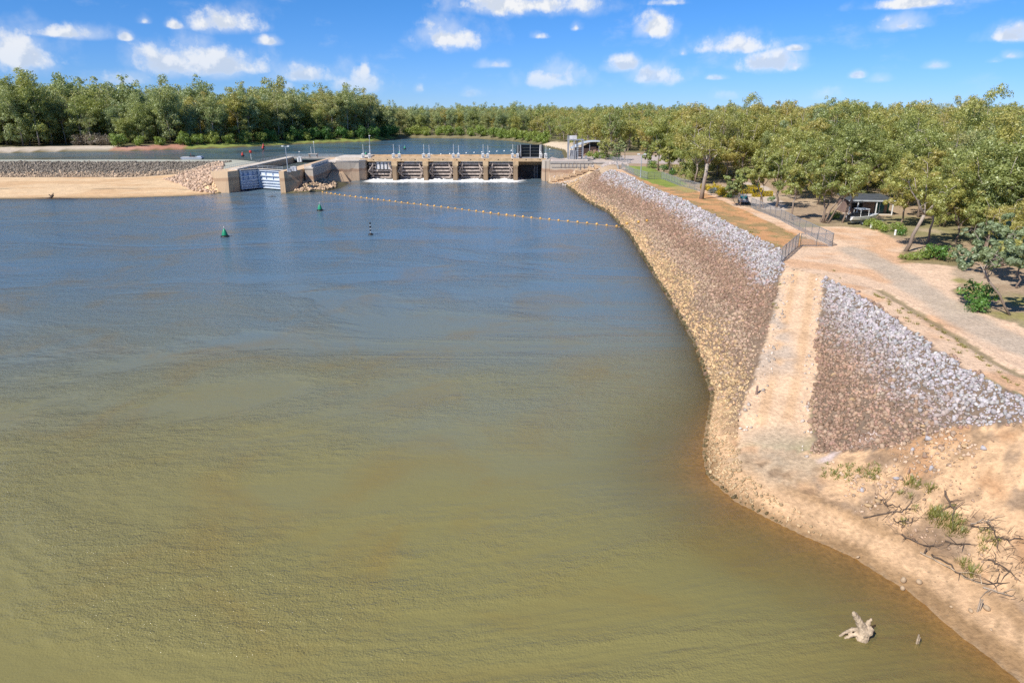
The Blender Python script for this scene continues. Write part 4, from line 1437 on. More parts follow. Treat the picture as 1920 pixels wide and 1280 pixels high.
# ------------------------------------------------------------------ poles
def lamp_pole(u, vb, vt, z, lab, heads=1, Y=None, mat='steel_galvanised', r=0.09):
    if Y is None:
        x, Y = px(u, vb, z)
    else:
        x = xat(u, vb, Y)
    h = hgt(vt, Y) - z
    t = thing('lamp_pole', lab, 'lamp pole', (x, Y, z), 0, 'lamp poles')
    MB().tube([(0, 0, 0), (0, 0, h)], [r * 1.5, r], 8).build('pole', mat, t)
    MB().lathe([(0.3, 0), (0.3, 0.12), (0.18, 0.2)], 8).build('base', 'concrete_grey', t)
    if heads == 2:
        MB().bar((-0.9, 0, h - 0.1), (0.9, 0, h - 0.1), 0.1).build('crossarm', mat, t)
        for s_ in (-0.85, 0.85):
            MB().prism([(s_ - 0.35, h - 0.03), (s_ + 0.35, h - 0.03), (s_ + 0.28, h + 0.25), (s_ - 0.28, h + 0.25)], 'y', -0.3, 0.3).build('lamp_head', 'white_paint', t)
    else:
        MB().prism([(-0.2, h), (0.45, h), (0.4, h + 0.22), (-0.15, h + 0.22)], 'y', -0.2, 0.2).build('lamp_head', 'white_paint', t)
    return t


lamp_pole(540, 322, 275, 6.95, 'pale twin-headed lamp pole beside the right-hand lock gate', 2)
lamp_pole(562, 299, 285, 7.0, 'short thin lamp pole at the head of the lock', 1, 278)
lamp_pole(695, 298, 255, 7.46, 'tallest lamp pole, on the weir deck by the left abutment', 1, YF + 8)
lamp_pole(1201, 333, 290, zt(*px(1201, 333, 7.1)), 'twin-headed lamp pole by the fence at the green lawn', 2)
p = spot(1171, 301)
t = thing('timber_post', 'tall bare timber post standing behind the gravel right of the weir', 'post', p)
MB().tube([(0, 0, -0.2), (0.03, 0, 2.4), (0, 0, 4.2)], [0.24, 0.22, 0.19], 8).build('shaft', 'timber_pale', t)
MB().box(-0.3, 0.3, -0.05, 0.05, 3.3, 3.8).build('plate', 'steel_grey', t)

# ------------------------------------------------------------------ right abutment: fish ladder, gantry, pavilion
t = thing('fish_ladder', 'stepped concrete fish ladder climbing beside the right abutment', 'fish ladder')
n = 8
A, B = Vector((XR + 2.8, YF - 9.5, 0)), Vector((31.5, YF - 13.0, 0))
m = MB()
m.hull([(XR + 2.4, YF - 10.6, -3), (XR + 4.2, YF - 12.6, -3), (XR + 9, YF - 13.3, -3), (XR + 9, YF - 6.7, -3), (XR + 2.4, YF - 6.7, -3)],
       [(XR + 2.4, YF - 10.6, 0.25), (XR + 4.2, YF - 12.6, 0.25), (XR + 9, YF - 13.3, 0.35), (XR + 9, YF - 6.7, 0.35), (XR + 2.4, YF - 6.7, 0.35)])
m.build('entrance_basin', 'concrete_lock', t)
for k in range(n):
    f0, f1 = k / n, (k + 0.82) / n
    p0, p1 = A.lerp(B, f0), A.lerp(B, f1)
    z = 0.6 + 5.4 * f0
    MB().box(p0.x, p1.x + 0.5, p0.y - 0.6, p0.y + 3.4, -2, z).build('step', 'concrete_lock', t)
    MB().box(p0.x, p0.x + 0.35, p0.y - 0.9, p0.y + 3.0, z - 0.3, z + 1.25).build('baffle', 'concrete_lock', t)
    MB().prism([(p0.x + 0.36, z + 0.002), (p1.x + 0.5, z + 0.002), (p1.x + 0.5, z + 0.4), (p0.x + 0.36, z + 1.2)], 'y', p0.y - 0.9, p0.y - 0.62).build('side_wall', 'concrete_lock', t)
m = MB()
for k in range(9):
    m.box(17.5 + k * 1.4, 17.62 + k * 1.4, YF - 6.88, YF - 6.8, 4.2 if k in (4, 5, 6) else 5.2, 6.6)
m.build('pipe_brackets', 'steel_grey', t)
MB().tube([(XR + 3, YF - 6.9, 5.5), (36, YF - 6.9, 5.5)], 0.07, 6).build('handrail', 'steel_grey', t)
MB().hull([(XR + 8.2, YF - 16.5, -1), (XR + 9.6, YF - 17.8, -1), (28.5, YF - 14.5, 1.5), (27.2, YF - 13.6, 1.5)],
          [(XR + 8.2, YF - 16.5, 0.75), (XR + 9.6, YF - 17.8, 0.7), (28.5, YF - 14.6, 4.4), (27.2, YF - 13.6, 4.4)]).build('ramp_slab', 'concrete_deck', t)

gp = px(1078, 299, 7.2)
t = thing('steel_gantry', 'grey steel lifting gantry on four columns right of the weir', 'gantry', (gp[0], gp[1], 7.2))
for (x, y, h) in ((-2.6, -1.6, 7.6), (-0.6, -1.6, 7.2), (2.7, -1.6, 6.9), (-2.6, 2.2, 8.6), (0.8, 2.2, 7.2), (2.7, 2.2, 6.9)):
    MB().box(x - 0.2, x + 0.2, y - 0.2, y + 0.2, -0.3, h).build('column', 'steel_grey', t)
MB().box(-3.0, 3.1, -1.85, -1.35, 6.9, 7.25).build('beam', 'steel_grey', t)
MB().box(-3.0, 3.1, 1.95, 2.45, 6.92, 7.27).build('beam', 'steel_grey', t)
for x in (-2.6, -0.6, 2.6):
    MB().box(x - 0.17, x + 0.17, -1.34, 1.94, 6.94, 7.2).build('crossbeam', 'steel_grey', t)
MB().box(-2.2, 0.4, -1.0, 1.4, 7.3, 8.5).build('winch_house', 'gate_pale', t)
MB().box(-1.9, 0.2, -1.5, 1.5, 0, 3.3).build('hopper', 'steel_grey', t)
MB().box(0.6, 1.1, -1.0, 1.0, 0, 5.6).build('lift_rail', 'steel_galvanised', t)
m = MB()
for k in range(7):
    m.bar((0.3, -1.2, 0.6 + k * 0.8), (2.5, -1.2, 1.2 + k * 0.8 * 0.8), 0.1)
m.bar((-2.5, -1.7, 0.4), (-0.7, -1.7, 6.6), 0.12).bar((-0.7, -1.7, 0.4), (-2.5, -1.7, 6.6), 0.12)
m.build('bracing', 'steel_grey', t)
MB().box(-3.6, 4.6, -2.6, 2.8, -0.3, 0.12).build('plinth', 'concrete_pale', t)
MB().box(3.4, 4.4, -2.2, -1.6, 0.122, 1.4).build('cabinet', 'steel_grey', t)

pvx, pvy = xat(1098, 285, 300), 300.0
pz = zt(pvx, pvy)
t = thing('pavilion', 'brick visitor pavilion under a pale curved roof behind the gantry', 'pavilion', (pvx, pvy, pz))
ztop = hgt(264, 300) - pz
prof = [(-6.2 + i * 1.03, ztop - 3.0 * ((i - 9.5) / 9.5) ** 2 * (1 if i < 9.5 else 0.5)) for i in range(13)]
MB().prism(prof + [(a, b - 0.25) for a, b in prof[::-1]], 'y', -4, 6).build('roof', 'roof_pale', t)
MB().box(-4.2, 5.5, -1.5, 5, 0, ztop - 3.0).build('wall', 'brick_wall', t)
MB().prism([(-3, ztop - 3.0), (5.4, ztop - 3.0), (5.4, ztop - 0.6), (2, ztop - 0.6)], 'y', -1.0, -0.8).build('clerestory', 'dark_void', t)
MB().box(1.6, 4.2, -1.8, -1.5, 0, ztop - 2.4).build('chimney_wall', 'brick_wall', t)
for x in (-4.6, -1.5, 1.3, 5.2):
    MB().box(x - 0.12, x + 0.12, -3.2, -2.96, 0, ztop - 0.35 - 3.0 * min(1, ((x + 6.2) / 1.03 - 9.5) ** 2 / 90.0)).build('column', 'steel_grey', t)


# ------------------------------------------------------------------ chain-link fences
def wire_panel(L, H):
    m = MB()
    s_ = 0.17
    k = -H
    while k < L:
        for d in (1, -1):
            x0, x1 = max(k, 0), min(k + H, L)
            if x1 - x0 > 0.05:
                z0, z1 = (x0 - k, x1 - k) if d == 1 else (H - (x0 - k), H - (x1 - k))
                m.bar((x0, 0.01 * d, z0), (x1, 0.01 * d, z1), 0.018)
        k += s_
    m.bar((0, 0, H), (L, 0, H), 0.05)
    m.bar((0, 0, 0.04), (L, 0, 0.04), 0.03)
    return m.mesh('wire_panel', 'fence_wire')


PANEL = wire_panel(1.0, 1.0)
POST = MB().tube([(0, 0, -0.3), (0, 0, 1)], 0.04, 6).mesh('post', 'fence_post')


def fence(pxs, lab, H=1.8, step=2.6, guess=7.0):
    line = [spot(u, v, guess) for (u, v) in pxs]
    rs = []
    for a, b in zip(line[:-1], line[1:]):
        n = max(1, round((b - a).length / step))
        rs += [a.lerp(b, i / n) for i in range(n)]
    rs.append(line[-1])
    rs = [Vector((p.x, p.y, zt(p.x, p.y))) for p in rs]
    t = thing('chain_link_fence', lab, 'fence', rs[0])
    for i, p in enumerate(rs):
        o = link('post', POST, t, p - rs[0])
        o.scale = (1, 1, H + 0.05)
        if i < len(rs) - 1:
            d = rs[i + 1] - p
            L = math.hypot(d.x, d.y)
            o = link('wire_panel', PANEL, t)
            o.matrix_local = Matrix(((d.x / L * L, -d.y / L, 0, p.x - rs[0].x), (d.y / L * L, d.x / L, 0, p.y - rs[0].y), (d.z, 0, H, p.z - rs[0].z), (0, 0, 0, 1)))
    return t


fence([(1156, 312), (1170, 320), (1188, 329), (1214, 336)], 'wire fence along the bank top beside the green lawn')
fence([(1214, 336), (1240, 335), (1275, 349), (1312, 359)], 'wire fence from the green lawn down to the tall forked tree')
fence([(1408, 389), (1463, 413), (1487, 426), (1560, 462)], 'long wire fence between the tree-shaded yard and the orange strip')
fence([(1560, 462), (1500, 462)], 'short wire fence closing the corner at the dirt turning area')
fence([(1496, 462), (1464, 494)], 'short wire fence dropping to the top of the boat ramp')
fence([(1115, 303), (1150, 303), (1182, 306)], 'pale wire fence along the gravel right of the weir', 1.4)
t = thing('lock_railing', 'grey railing along the left wall of the lock', 'railing')
m = MB()
line = resample([(LX0 - 5, YL + 1.5, 6.5), (LX0 - 2.6, YL + 6, 6.5), (LX0 - 2.4, 284, 6.5)], 1.6)
for p in line:
    MB().tube([p, (p[0], p[1], p[2] + 1.25)], 0.045, 5).build('post', 'steel_galvanised', t)
for z in (0.65, 1.25):
    MB().tube([(p[0], p[1], p[2] + z) for p in line], 0.04, 5).build('rail', 'steel_galvanised', t)

# ------------------------------------------------------------------ buoys, floats, boats on the water
FLOAT = MB().lathe([(0.02, -0.29), (0.17, -0.24), (0.28, -0.1), (0.31, 0.02), (0.27, 0.15), (0.15, 0.25), (0.02, 0.29)], 10).mesh('float', 'float_yellow', True)
FLOATW = MB().lathe([(0.02, -0.4), (0.28, -0.3), (0.42, 0.0), (0.28, 0.28), (0.02, 0.4)], 8).mesh('float', 'float_white', True)
path = [(*px(u, v, 0), 0) for (u, v) in ((605, 361), (640, 366.5), (700, 373.5), (760, 381), (850, 391), (920, 400), (1000, 409), (1080, 417), (1146, 424), (1163, 426))]


def along(path, step):
    out, acc = [], 0.0
    for a, b in zip(path[:-1], path[1:]):
        L = math.dist(a, b)
        while acc < L:
            out.append(tuple(a[k] + (b[k] - a[k]) * acc / L for k in range(3)))
            acc += step
        acc -= L
    return out


fl = along(path, 2.55)
for k, p in enumerate(fl):
    tag(link('float', FLOAT, None, (p[0], p[1], 0.12 + random.uniform(-0.04, 0.04)), random.uniform(0, 6)), 'round orange float on the boom below the weir, %s from the lock end' % nth(k), 'float', 'orange boom floats below the weir')
tag(MB().tube([(p[0], p[1], 0.03) for p in path], 0.045, 5).build('boom_rope', 'rope'), 'orange rope stringing the boom floats together below the weir', 'rope')
for (u, v, lab) in ((1175, 424, 'orange float lying just above the waterline on the tan stones'), (1197, 419, 'orange float lying halfway up the brown stone band'), (1213, 413, 'orange float lying highest on the stone bank')):
    q = spot(u, v, 1.5)
    tag(link('float', FLOAT, None, (q.x, q.y, q.z + 0.45)), lab, 'float', 'stranded boom floats')
up = [(*px(u, v, ZU), ZU) for (u, v) in ((757, 293.3), (800, 291.3), (850, 289), (905, 286), (960, 283), (1000, 281), (1040, 280))]
for k, p in enumerate(along(up, 5.0)):
    tag(link('float', FLOATW, None, (p[0], p[1], ZU + 0.12)), 'small white float on the boom above the weir, %s from its left end' % nth(k), 'float', 'white boom floats above the weir')


def can_buoy(u, v, z, lab, mat='buoy_green', s=1.0):
    x, y = px(u, v, z)
    t = thing('navigation_buoy', lab, 'buoy', (x, y, z))
    t.scale = (s, s, s)
    MB().lathe([(0.5, -0.4), (0.85, -0.2), (0.9, 0.1), (0.75, 0.28), (0.3, 0.3)], 14).build('hull', 'buoy_black', t, True)
    MB().lathe([(0.62, 0.3), (0.58, 0.5), (0.40, 1.1), (0.22, 1.5), (0.03, 1.75)], 14).build('cone', mat, t, True)
    MB().lathe([(0.05, 1.7), (0.05, 1.95), (0.09, 1.97), (0.09, 2.1), (0.02, 2.15)], 8).build('lamp', 'white_paint', t)
    return t


can_buoy(422, 444, 0, 'green conical buoy nearest the camera, alone at left')
can_buoy(600, 395, 0, 'green conical buoy just below the orange boom line')
can_buoy(749, 289, ZU, 'small green buoy in the pool behind the first pier', s=0.8)
can_buoy(686, 291, ZU, 'small green buoy in the pool behind the left abutment', s=0.8)
can_buoy(759, 279.5, ZU, 'dark green buoy farthest out in the pool', s=0.9)
x, y = px(695, 440, 0)
t = thing('spar_mark', 'black spar mark with three stacked balls floating in the river', 'buoy', (x, y, 0))
MB().lathe([(0.3, -0.4), (0.55, -0.15), (0.55, 0.12), (0.3, 0.3), (0.08, 0.4)], 12).build('hull', 'buoy_black', t, True)
MB().tube([(0, 0, 0.3), (0, 0, 2.5)], 0.06, 6).build('pole', 'white_paint', t)
for z, r in ((0.95, 0.2), (1.65, 0.24), (2.4, 0.22)):
    MB().lathe([(0.02, -r), (r * 0.8, -r * 0.6), (r, 0), (r * 0.8, r * 0.6), (0.02, r)], 10, (0, 0, z)).build('ball', 'buoy_black', t, True)


def pole_mark(u, vb, vt, z, Y, lab):
    x = xat(u, vb, Y)
    h = hgt(vt, Y) - z
    t = thing('pole_mark', lab, 'marker', (x, Y, z))
    MB().tube([(0, 0, -1), (0, 0, h)], 0.08, 6).build('pole', 'white_paint', t)
    MB().lathe([(0.02, h - 0.5), (0.5, h - 0.35), (0.55, h + 0.3), (0.4, h + 0.55), (0.02, h + 0.6)], 10).build('topmark', 'signal_red', t, True)


pole_mark(471, 297, 285, 6.9, 280, 'red topmark on a white pole at the left head of the lock')
for (u, v, lab) in ((455, 292.5, 'red and white buoy nearest the left head of the lock'), (493, 279.5, 'nearer of the two red buoys moored together in the pool'), (494, 275.5, 'farther of the two red buoys moored together in the pool')):
    can_buoy(u, v, ZU, lab, 'signal_red', 0.95)
x, y = px(361, 297.3, ZU)
t = thing('work_barge', 'small grey work barge moored above the left rock bank', 'barge', (x, y, ZU), R(4))
MB().prism([(-4.5, 0.1), (-3.9, -0.35), (3.9, -0.35), (4.5, 0.1), (4.5, 0.55), (-4.5, 0.55)], 'y', -1.6, 1.6).build('hull', 'steel_galvanised', t)
MB().box(-4.3, 4.3, -1.5, 1.5, 0.552, 0.66).build('deck', 'gate_pale', t)
MB().box(-1.0, 0.8, -0.8, 0.8, 0.662, 1.3).build('engine_box', 'steel_dark', t)
MB().tube([(-0.5, 0, 1.3), (-0.5, 0, 2.3)], 0.06, 6).build('post', 'signal_red', t)
MB().box(2.4, 4.0, -1.2, 1.2, 0.662, 1.0).build('winch_bed', 'lock_blue_and_shade', t)
x, y = px(98, 372, 0.0)
t = thing('shore_stump', 'dark stump at the edge of the left sandbank', 'stump', (x, y, zt(x, y)))
m = MB().tube([(-1.8, 0, 0.0), (-0.3, 0, 0.25), (0.3, 0.1, 0.9), (0.5, 0.2, 1.5)], [0.12, 0.32, 0.35, 0.2], 7).tube([(0, 0, 0.5), (-0.7, 0.1, 1.0), (-0.9, 0.1, 1.2)], [0.22, 0.15, 0.06], 6)
m.build('trunk', 'twig_dark', t)
MB().tube([(-7, 1.0, 0.0), (-1, 0.1, 0.1), (6, -0.6, 0.05), (8, -1.0, 0.0)], [0.05, 0.16, 0.16, 0.05], 6).build('root', 'twig_dark', t)
# bleached log that lies in front of the lock
x, y = px(508, 369, 0)
t = thing('floating_log', 'dark forked log floating in front of the lock', 'log', (x, y, 0))
MB().tube([(-1.2, 0, -0.05), (0.2, 0.1, 0.08), (1.5, 0.3, 0.03)], [0.1, 0.16, 0.08], 6).tube([(0.2, 0.1, 0.08), (0.5, 0.4, 0.5)], [0.1, 0.03], 5).build('trunk', 'twig_dark', t)

# ------------------------------------------------------------------ plants
def leaf_cards(pos, nrm, size, aspect=0.55):
    """one quad per leaf spray, lying across its normal with a random spin"""
    n = len(pos)
    nrm = nrm / (np.linalg.norm(nrm, axis=1)[:, None] + 1e-9)
    a = np.cross(nrm, RNG.normal(size=(n, 3)))
    a /= np.linalg.norm(a, axis=1)[:, None] + 1e-9
    b = np.cross(nrm, a)
    a = a * (size * 0.5)[:, None]
    b = b * (size * 0.5 * aspect)[:, None]
    bend = nrm * (size * RNG.uniform(-0.12, 0.2, n))[:, None]
    v = np.stack([pos - a * 1.0 - bend, pos + b, pos + a * 1.0 - bend, pos - b], 1).reshape(-1, 3)
    f = np.arange(4 * n).reshape(n, 4)
    return v, f


def clump_leaves(centres, radii, per, leaf, flat=0.72, tone=None):
    P_, N_, S_, C_ = [], [], [], []
    top = max(c[2] for c in centres)
    bot = min(c[2] for c in centres)
    for c, r in zip(centres, radii):
        n = int(per * r * r)
        d = RNG.normal(size=(n, 3))
        d /= np.linalg.norm(d, axis=1)[:, None]
        # each clump is itself a few small tufts, so its outline is ragged
        k = max(4, int(r * 5))
        tu = RNG.normal(size=(k, 3))
        tu /= np.linalg.norm(tu, axis=1)[:, None]
        tu *= RNG.uniform(0.45, 0.95, (k, 1))
        w = RNG.integers(0, k, n)
        q = tu[w] + d * RNG.uniform(0.30, 0.48, (n, 1))
        q[:, 2] *= flat
        q[:, 2] -= 0.12 * np.abs(RNG.normal(size=n))
        P_.append(np.array(c) + q * r)
        out = q + np.array([0, 0, 0.35])
        N_.append(out * 0.35 + d * 1.0 + RNG.normal(0, 0.24, (n, 3)))
        S_.append(leaf * RNG.uniform(0.6, 1.3, n))
        hue = np.clip(RNG.random() * 0.55 + 0.35 * (c[2] - bot) / (top - bot + 0.1) + RNG.normal(0, 0.13, n), 0, 1)
        lum = np.clip(RNG.normal(0.5, 0.2, n), 0, 1)
        C_.append(np.stack([hue, lum, np.zeros(n)], -1))
    return np.concatenate(P_), np.concatenate(N_), np.concatenate(S_), np.concatenate(C_)


def make_tree(seed, h=18.0, cw=11.0, fork=0.35, lean=(0, 0), limbs=4, per=75, leaf=0.34, thick=1.0, mat='leaf_olive', stems=1, low=0.42, crown_r=1.0, skirt=0):
    """a gum tree: forking trunk, spreading limbs, leaf clumps at the branch ends. Returns (trunk mesh, crown mesh, raw leaves)"""
    rnd = random.Random(seed)
    m = MB()
    cent, rad = [], []
    for st in range(stems):
        base = Vector((rnd.uniform(-0.5, 0.5), rnd.uniform(-0.5, 0.5), -0.3)) if stems > 1 else Vector((0, 0, -0.3))
        sl = Vector((lean[0] + (rnd.uniform(-2.2, 2.2) if stems > 1 else 0), lean[1] + (rnd.uniform(-1.5, 1.5) if stems > 1 else 0), 0))
        hf = h * fork * rnd.uniform(0.9, 1.1)
        r0 = h * 0.0135 * thick / (stems ** 0.4)
        tp = [base]
        for i in range(1, 5):
            f = i / 4
            tp.append(base + Vector((sl.x * f + rnd.uniform(-0.2, 0.2), sl.y * f + rnd.uniform(-0.2, 0.2), hf * f)))
        m.tube(tp, [r0 * 1.35, r0 * 1.05, r0, r0 * 0.95, r0 * 0.9], 7)
        F_ = tp[-1]
        nl = max(2, limbs if stems == 1 else 2)
        a0 = rnd.uniform(0, 6.28)
        for i in range(nl + 1):
            lead = i == nl
            a = a0 + 6.283 * i / nl + rnd.uniform(-0.45, 0.45)
            rr = cw * 0.5 * (rnd.uniform(0.08, 0.25) if lead else rnd.uniform(0.45, 0.85))
            ze = h * (rnd.uniform(0.86, 0.95) if lead else rnd.uniform(0.60, 0.86))
            E_ = Vector((F_.x * 0.6 + math.cos(a) * rr, F_.y * 0.6 + math.sin(a) * rr, ze))
            lp = []
            for k in range(6):
                f = k / 5
                p = F_.lerp(E_, f)
                p += Vector((math.cos(a), math.sin(a), 0)) * math.sin(f * 3.14) * cw * 0.05
                p += Vector((rnd.uniform(-.25, .25), rnd.uniform(-.25, .25), rnd.uniform(-.15, .15))) * (1 if 0 < k < 5 else 0)
                lp.append(p)
            m.tube(lp, [r0 * x for x in (0.62, 0.5, 0.4, 0.3, 0.2, 0.1)], 6)
            nb = 5 if not lead else 6
            for k in range(nb):
                f = rnd.uniform(0.35, 1.0) if k else 1.0
                s_ = lp[min(5, int(f * 5))]
                aa = rnd.uniform(0, 6.28)
                ln = cw * rnd.uniform(0.10, 0.24)
                zc = rnd.uniform(-0.35, 0.9) * ln
                c = s_ + Vector((math.cos(aa) * ln, math.sin(aa) * ln, zc))
                c.z = min(max(c.z, h * low), h * 0.97)
                m.tube([s_, (s_ + c) / 2 + Vector((rnd.uniform(-.2, .2), rnd.uniform(-.2, .2), 0.15)), c], [r0 * 0.22, r0 * 0.14, r0 * 0.05], 4, False)
                cent.append(tuple(c))
                rad.append(h * rnd.uniform(0.052, 0.105) * crown_r)
    for k in range(skirt):
        aa, rr = rnd.uniform(0, 6.28), cw * rnd.uniform(0.12, 0.42)
        zc = h * rnd.uniform(0.12, 0.55)
        s_ = Vector((lean[0] * zc / h * 1.5, lean[1] * zc / h * 1.5, zc * 0.8))
        c = Vector((s_.x + math.cos(aa) * rr, s_.y + math.sin(aa) * rr, zc))
        m.tube([s_, (s_ + c) / 2 + Vector((0, 0, 0.2)), c], [r0 * 0.2, r0 * 0.13, r0 * 0.05], 4, False)
        cent.append(tuple(c))
        rad.append(h * rnd.uniform(0.05, 0.09) * crown_r)
    trunk = m.mesh('trunk', 'bark', True)
    P_, N_, S_, C_ = clump_leaves(cent, rad, per * (18.0 / h) ** 2 * (0.34 / leaf) ** 1.6, leaf)
    v, f = leaf_cards(P_, N_, S_)
    crown = np_mesh('crown', v, f, mat, np.repeat(C_, 4, axis=0))
    return trunk, crown, (m, P_, N_, S_, C_)


# shared growth forms
FORMS = []
for i in range(9):
    rnd = random.Random(100 + i)
    FORMS.append(make_tree(200 + i, 18, rnd.uniform(9.0, 13.0), rnd.uniform(0.26, 0.42), (rnd.uniform(-1.2, 1.2), rnd.uniform(-0.8, 0.8)), rnd.choice((3, 4, 4, 5)), 125, 0.36, 1.0, 'leaf_olive', 1, rnd.uniform(0.26, 0.40), rnd.uniform(1.12, 1.35), 7))
TALL = []
for i in range(7):
    rnd = random.Random(300 + i)
    TALL.append(make_tree(400 + i, 30, rnd.uniform(12, 16), rnd.uniform(0.30, 0.45), (rnd.uniform(-1.2, 1.2), 0), rnd.choice((4, 5, 5)), 250, 0.62, 0.8, 'leaf_grey', 1, rnd.uniform(0.24, 0.34), rnd.uniform(1.02, 1.25), 15))


def plant_tree(form, p, s, rz, lab, group, sz=1.0, mat=None, name='gum_tree'):
    t = thing(name, lab, 'tree', p, rz, group)
    t.scale = (s, s, s * sz)
    link('trunk', form[0], t)
    c = link('crown', form[1], t)
    if mat:
        c.material_slots[0].link = 'OBJECT'
        c.material_slots[0].material = MATS[mat]
    return t


# trees one can tell apart by eye
def hero(seed, u, v, vt, lab, **kw):
    """tree with its foot at (u, v) and its top at image row vt"""
    p = spot(u, v)
    h = max(3.0, hgt(vt, p.y + 0.5) - p.z)
    mat = kw.pop('mat', 'leaf_olive')
    cwf = kw.pop('cw', 0.6)
    form = make_tree(seed, h, h * cwf, leaf=kw.pop('leaf', 0.27), per=kw.pop('per', 90), mat=mat, **kw)
    return plant_tree(form, p, 1, 0, lab, None)


hero(11, 1315, 373, 212, 'tall gum with a thick pale forked trunk standing alone on the orange strip', cw=0.62, fork=0.44, limbs=4, thick=1.7, lean=(0.6, 0), low=0.52, crown_r=1.0)
hero(12, 1383, 386, 318, 'small many-stemmed gum beside the end of the fence', cw=0.85, fork=0.35, stems=3, low=0.40, crown_r=1.2)
hero(13, 1427, 390, 278, 'slender twin-trunked gum in the gravel yard', cw=0.5, fork=0.42, stems=2, low=0.45, crown_r=1.15)
hero(14, 1455, 391, 262, 'dark-trunked gum with a dense crown in the gravel yard', cw=0.6, fork=0.32, limbs=4, thick=1.3, low=0.36, crown_r=1.15)
hero(15, 1486, 413, 300, 'narrow drooping gum just behind the long wire fence', cw=0.42, fork=0.40, limbs=3, low=0.25, crown_r=1.1)
hero(16, 1545, 418, 262, 'broad many-trunked gum shading the edge of the dirt turning area', cw=0.8, fork=0.36, stems=4, thick=1.3, low=0.40, crown_r=1.2)
hero(17, 1578, 418, 285, 'gum with a leaning trunk in front of the cabin', cw=0.62, fork=0.45, limbs=4, lean=(1.4, 0), low=0.44, crown_r=1.15)
hero(18, 1697, 471, 285, 'big gum with a leaning grey trunk at the bend of the track', cw=0.62, fork=0.42, limbs=4, lean=(1.9, 0.5), thick=1.35, low=0.42, crown_r=1.15)
hero(19, 1738, 458, 318, 'slim gum right behind the leafy traffic island', cw=0.5, fork=0.45, limbs=3, low=0.36, crown_r=1.1)
hero(20, 1898, 591, 430, 'bent grey-leaved gum leaning left over the track', cw=1.0, fork=0.52, limbs=4, lean=(-3.2, 0.8), thick=0.95, low=0.50, mat='leaf_grey', crown_r=1.15)
hero(21, 1846, 522, 395, 'grey-leaved gum behind the bright green bush', cw=0.85, fork=0.35, limbs=4, low=0.32, mat='leaf_grey', crown_r=1.2)
hero(22, 1905, 540, 425, 'yellow-green gum at the right-hand end of the track', cw=0.9, fork=0.35, limbs=4, low=0.28, crown_r=1.25)
hero(23, 1742, 352, 215, 'tall gum with a thick reddish trunk rising out of the caravan park trees', cw=0.6, fork=0.40, limbs=5, thick=1.6, low=0.48, crown_r=1.1)
hero(24, 1345, 330, 190, 'rounded dark green gum standing above the forest skyline', cw=0.62, fork=0.34, limbs=5, low=0.38, mat='leaf_grey', crown_r=1.25)
hero(25, 1573, 330, 180, 'broad grey-green gum rising highest above the right-hand skyline', cw=0.62, fork=0.34, limbs=5, low=0.40, mat='leaf_grey', crown_r=1.3)
hero(26, 1745, 300, 186, 'open-crowned gum poking above the right-hand skyline', cw=0.55, fork=0.4, limbs=4, low=0.5, mat='leaf_grey', crown_r=1.0)

hero(27, 1136, 299, 258, 'rounded gum hiding the right end of the pavilion roof', cw=0.9, fork=0.3, limbs=4, low=0.25, crown_r=1.3)
hero(28, 1158, 301, 262, 'gum right of the pavilion beside the gravel', cw=0.8, fork=0.3, limbs=4, low=0.28, mat='leaf_grey', crown_r=1.3)
hero(29, 1213, 315, 262, 'orange-tinged gum at the back left of the lawn', cw=0.8, fork=0.3, limbs=4, low=0.3, crown_r=1.25)
hero(30, 1254, 327, 262, 'gum at the back right of the lawn', cw=0.75, fork=0.3, limbs=4, low=0.3, crown_r=1.2)
hero(31, 1284, 342, 285, 'low spreading gum just left of the tall forked one', cw=1.0, fork=0.25, limbs=4, low=0.25, crown_r=1.25)

hero(32, 1792, 455, 325, 'yellow-green gum behind the right end of the traffic island', cw=0.75, fork=0.3, limbs=4, low=0.25, crown_r=1.3)
hero(33, 1850, 468, 352, 'low bushy gum behind the grey-leaved one', cw=0.9, fork=0.28, limbs=4, low=0.22, crown_r=1.3)
hero(34, 1803, 425, 300, 'olive gum in the second row behind the traffic island', cw=0.75, fork=0.3, limbs=4, low=0.25, crown_r=1.3)
hero(35, 1905, 462, 335, 'wide olive gum at the right edge above the blue car', cw=0.85, fork=0.3, limbs=4, low=0.25, crown_r=1.3)
hero(36, 1762, 424, 285, 'golden-green gum between the leaning trunk and the caravan park', cw=0.75, fork=0.3, limbs=4, low=0.25, crown_r=1.25)
hero(37, 1690, 424, 300, 'bushy gum right of the cabin', cw=0.8, fork=0.28, limbs=4, low=0.22, crown_r=1.3)
hero(38, 1722, 408, 280, 'olive gum behind the bushy one right of the cabin', cw=0.75, fork=0.3, limbs=4, low=0.25, crown_r=1.3)
hero(39, 1655, 372, 270, 'gum rising straight behind the cabin roof', cw=0.75, fork=0.3, limbs=4, low=0.28, crown_r=1.25)
hero(40, 1845, 428, 300, 'grey-green gum in the second row at the right', cw=0.75, fork=0.3, limbs=4, low=0.25, mat='leaf_grey', crown_r=1.3)

# open ground where no forest tree stands
KEEP_OUT = [P2([(1300, 338), (1455, 336), (1475, 396), (1320, 374)], 6.9), OPEN, LAWN, STRIP, PARK, P2([(1395, 345), (1420, 395), (1500, 430), (1600, 430), (1690, 460), (1760, 460), (1680, 392), (1590, 388), (1480, 385)], 6.9),
            P2([(1585, 425), (1590, 375), (1680, 375), (1690, 432)], 6.9), P2([(1680, 470), (1700, 440), (1790, 455), (1830, 500), (1930, 545), (1930, 600), (1790, 560)], 6.9),
            [(10, 200), (75, 246), (72, 300), (40, 318), (24, 330), (14, 330)]]


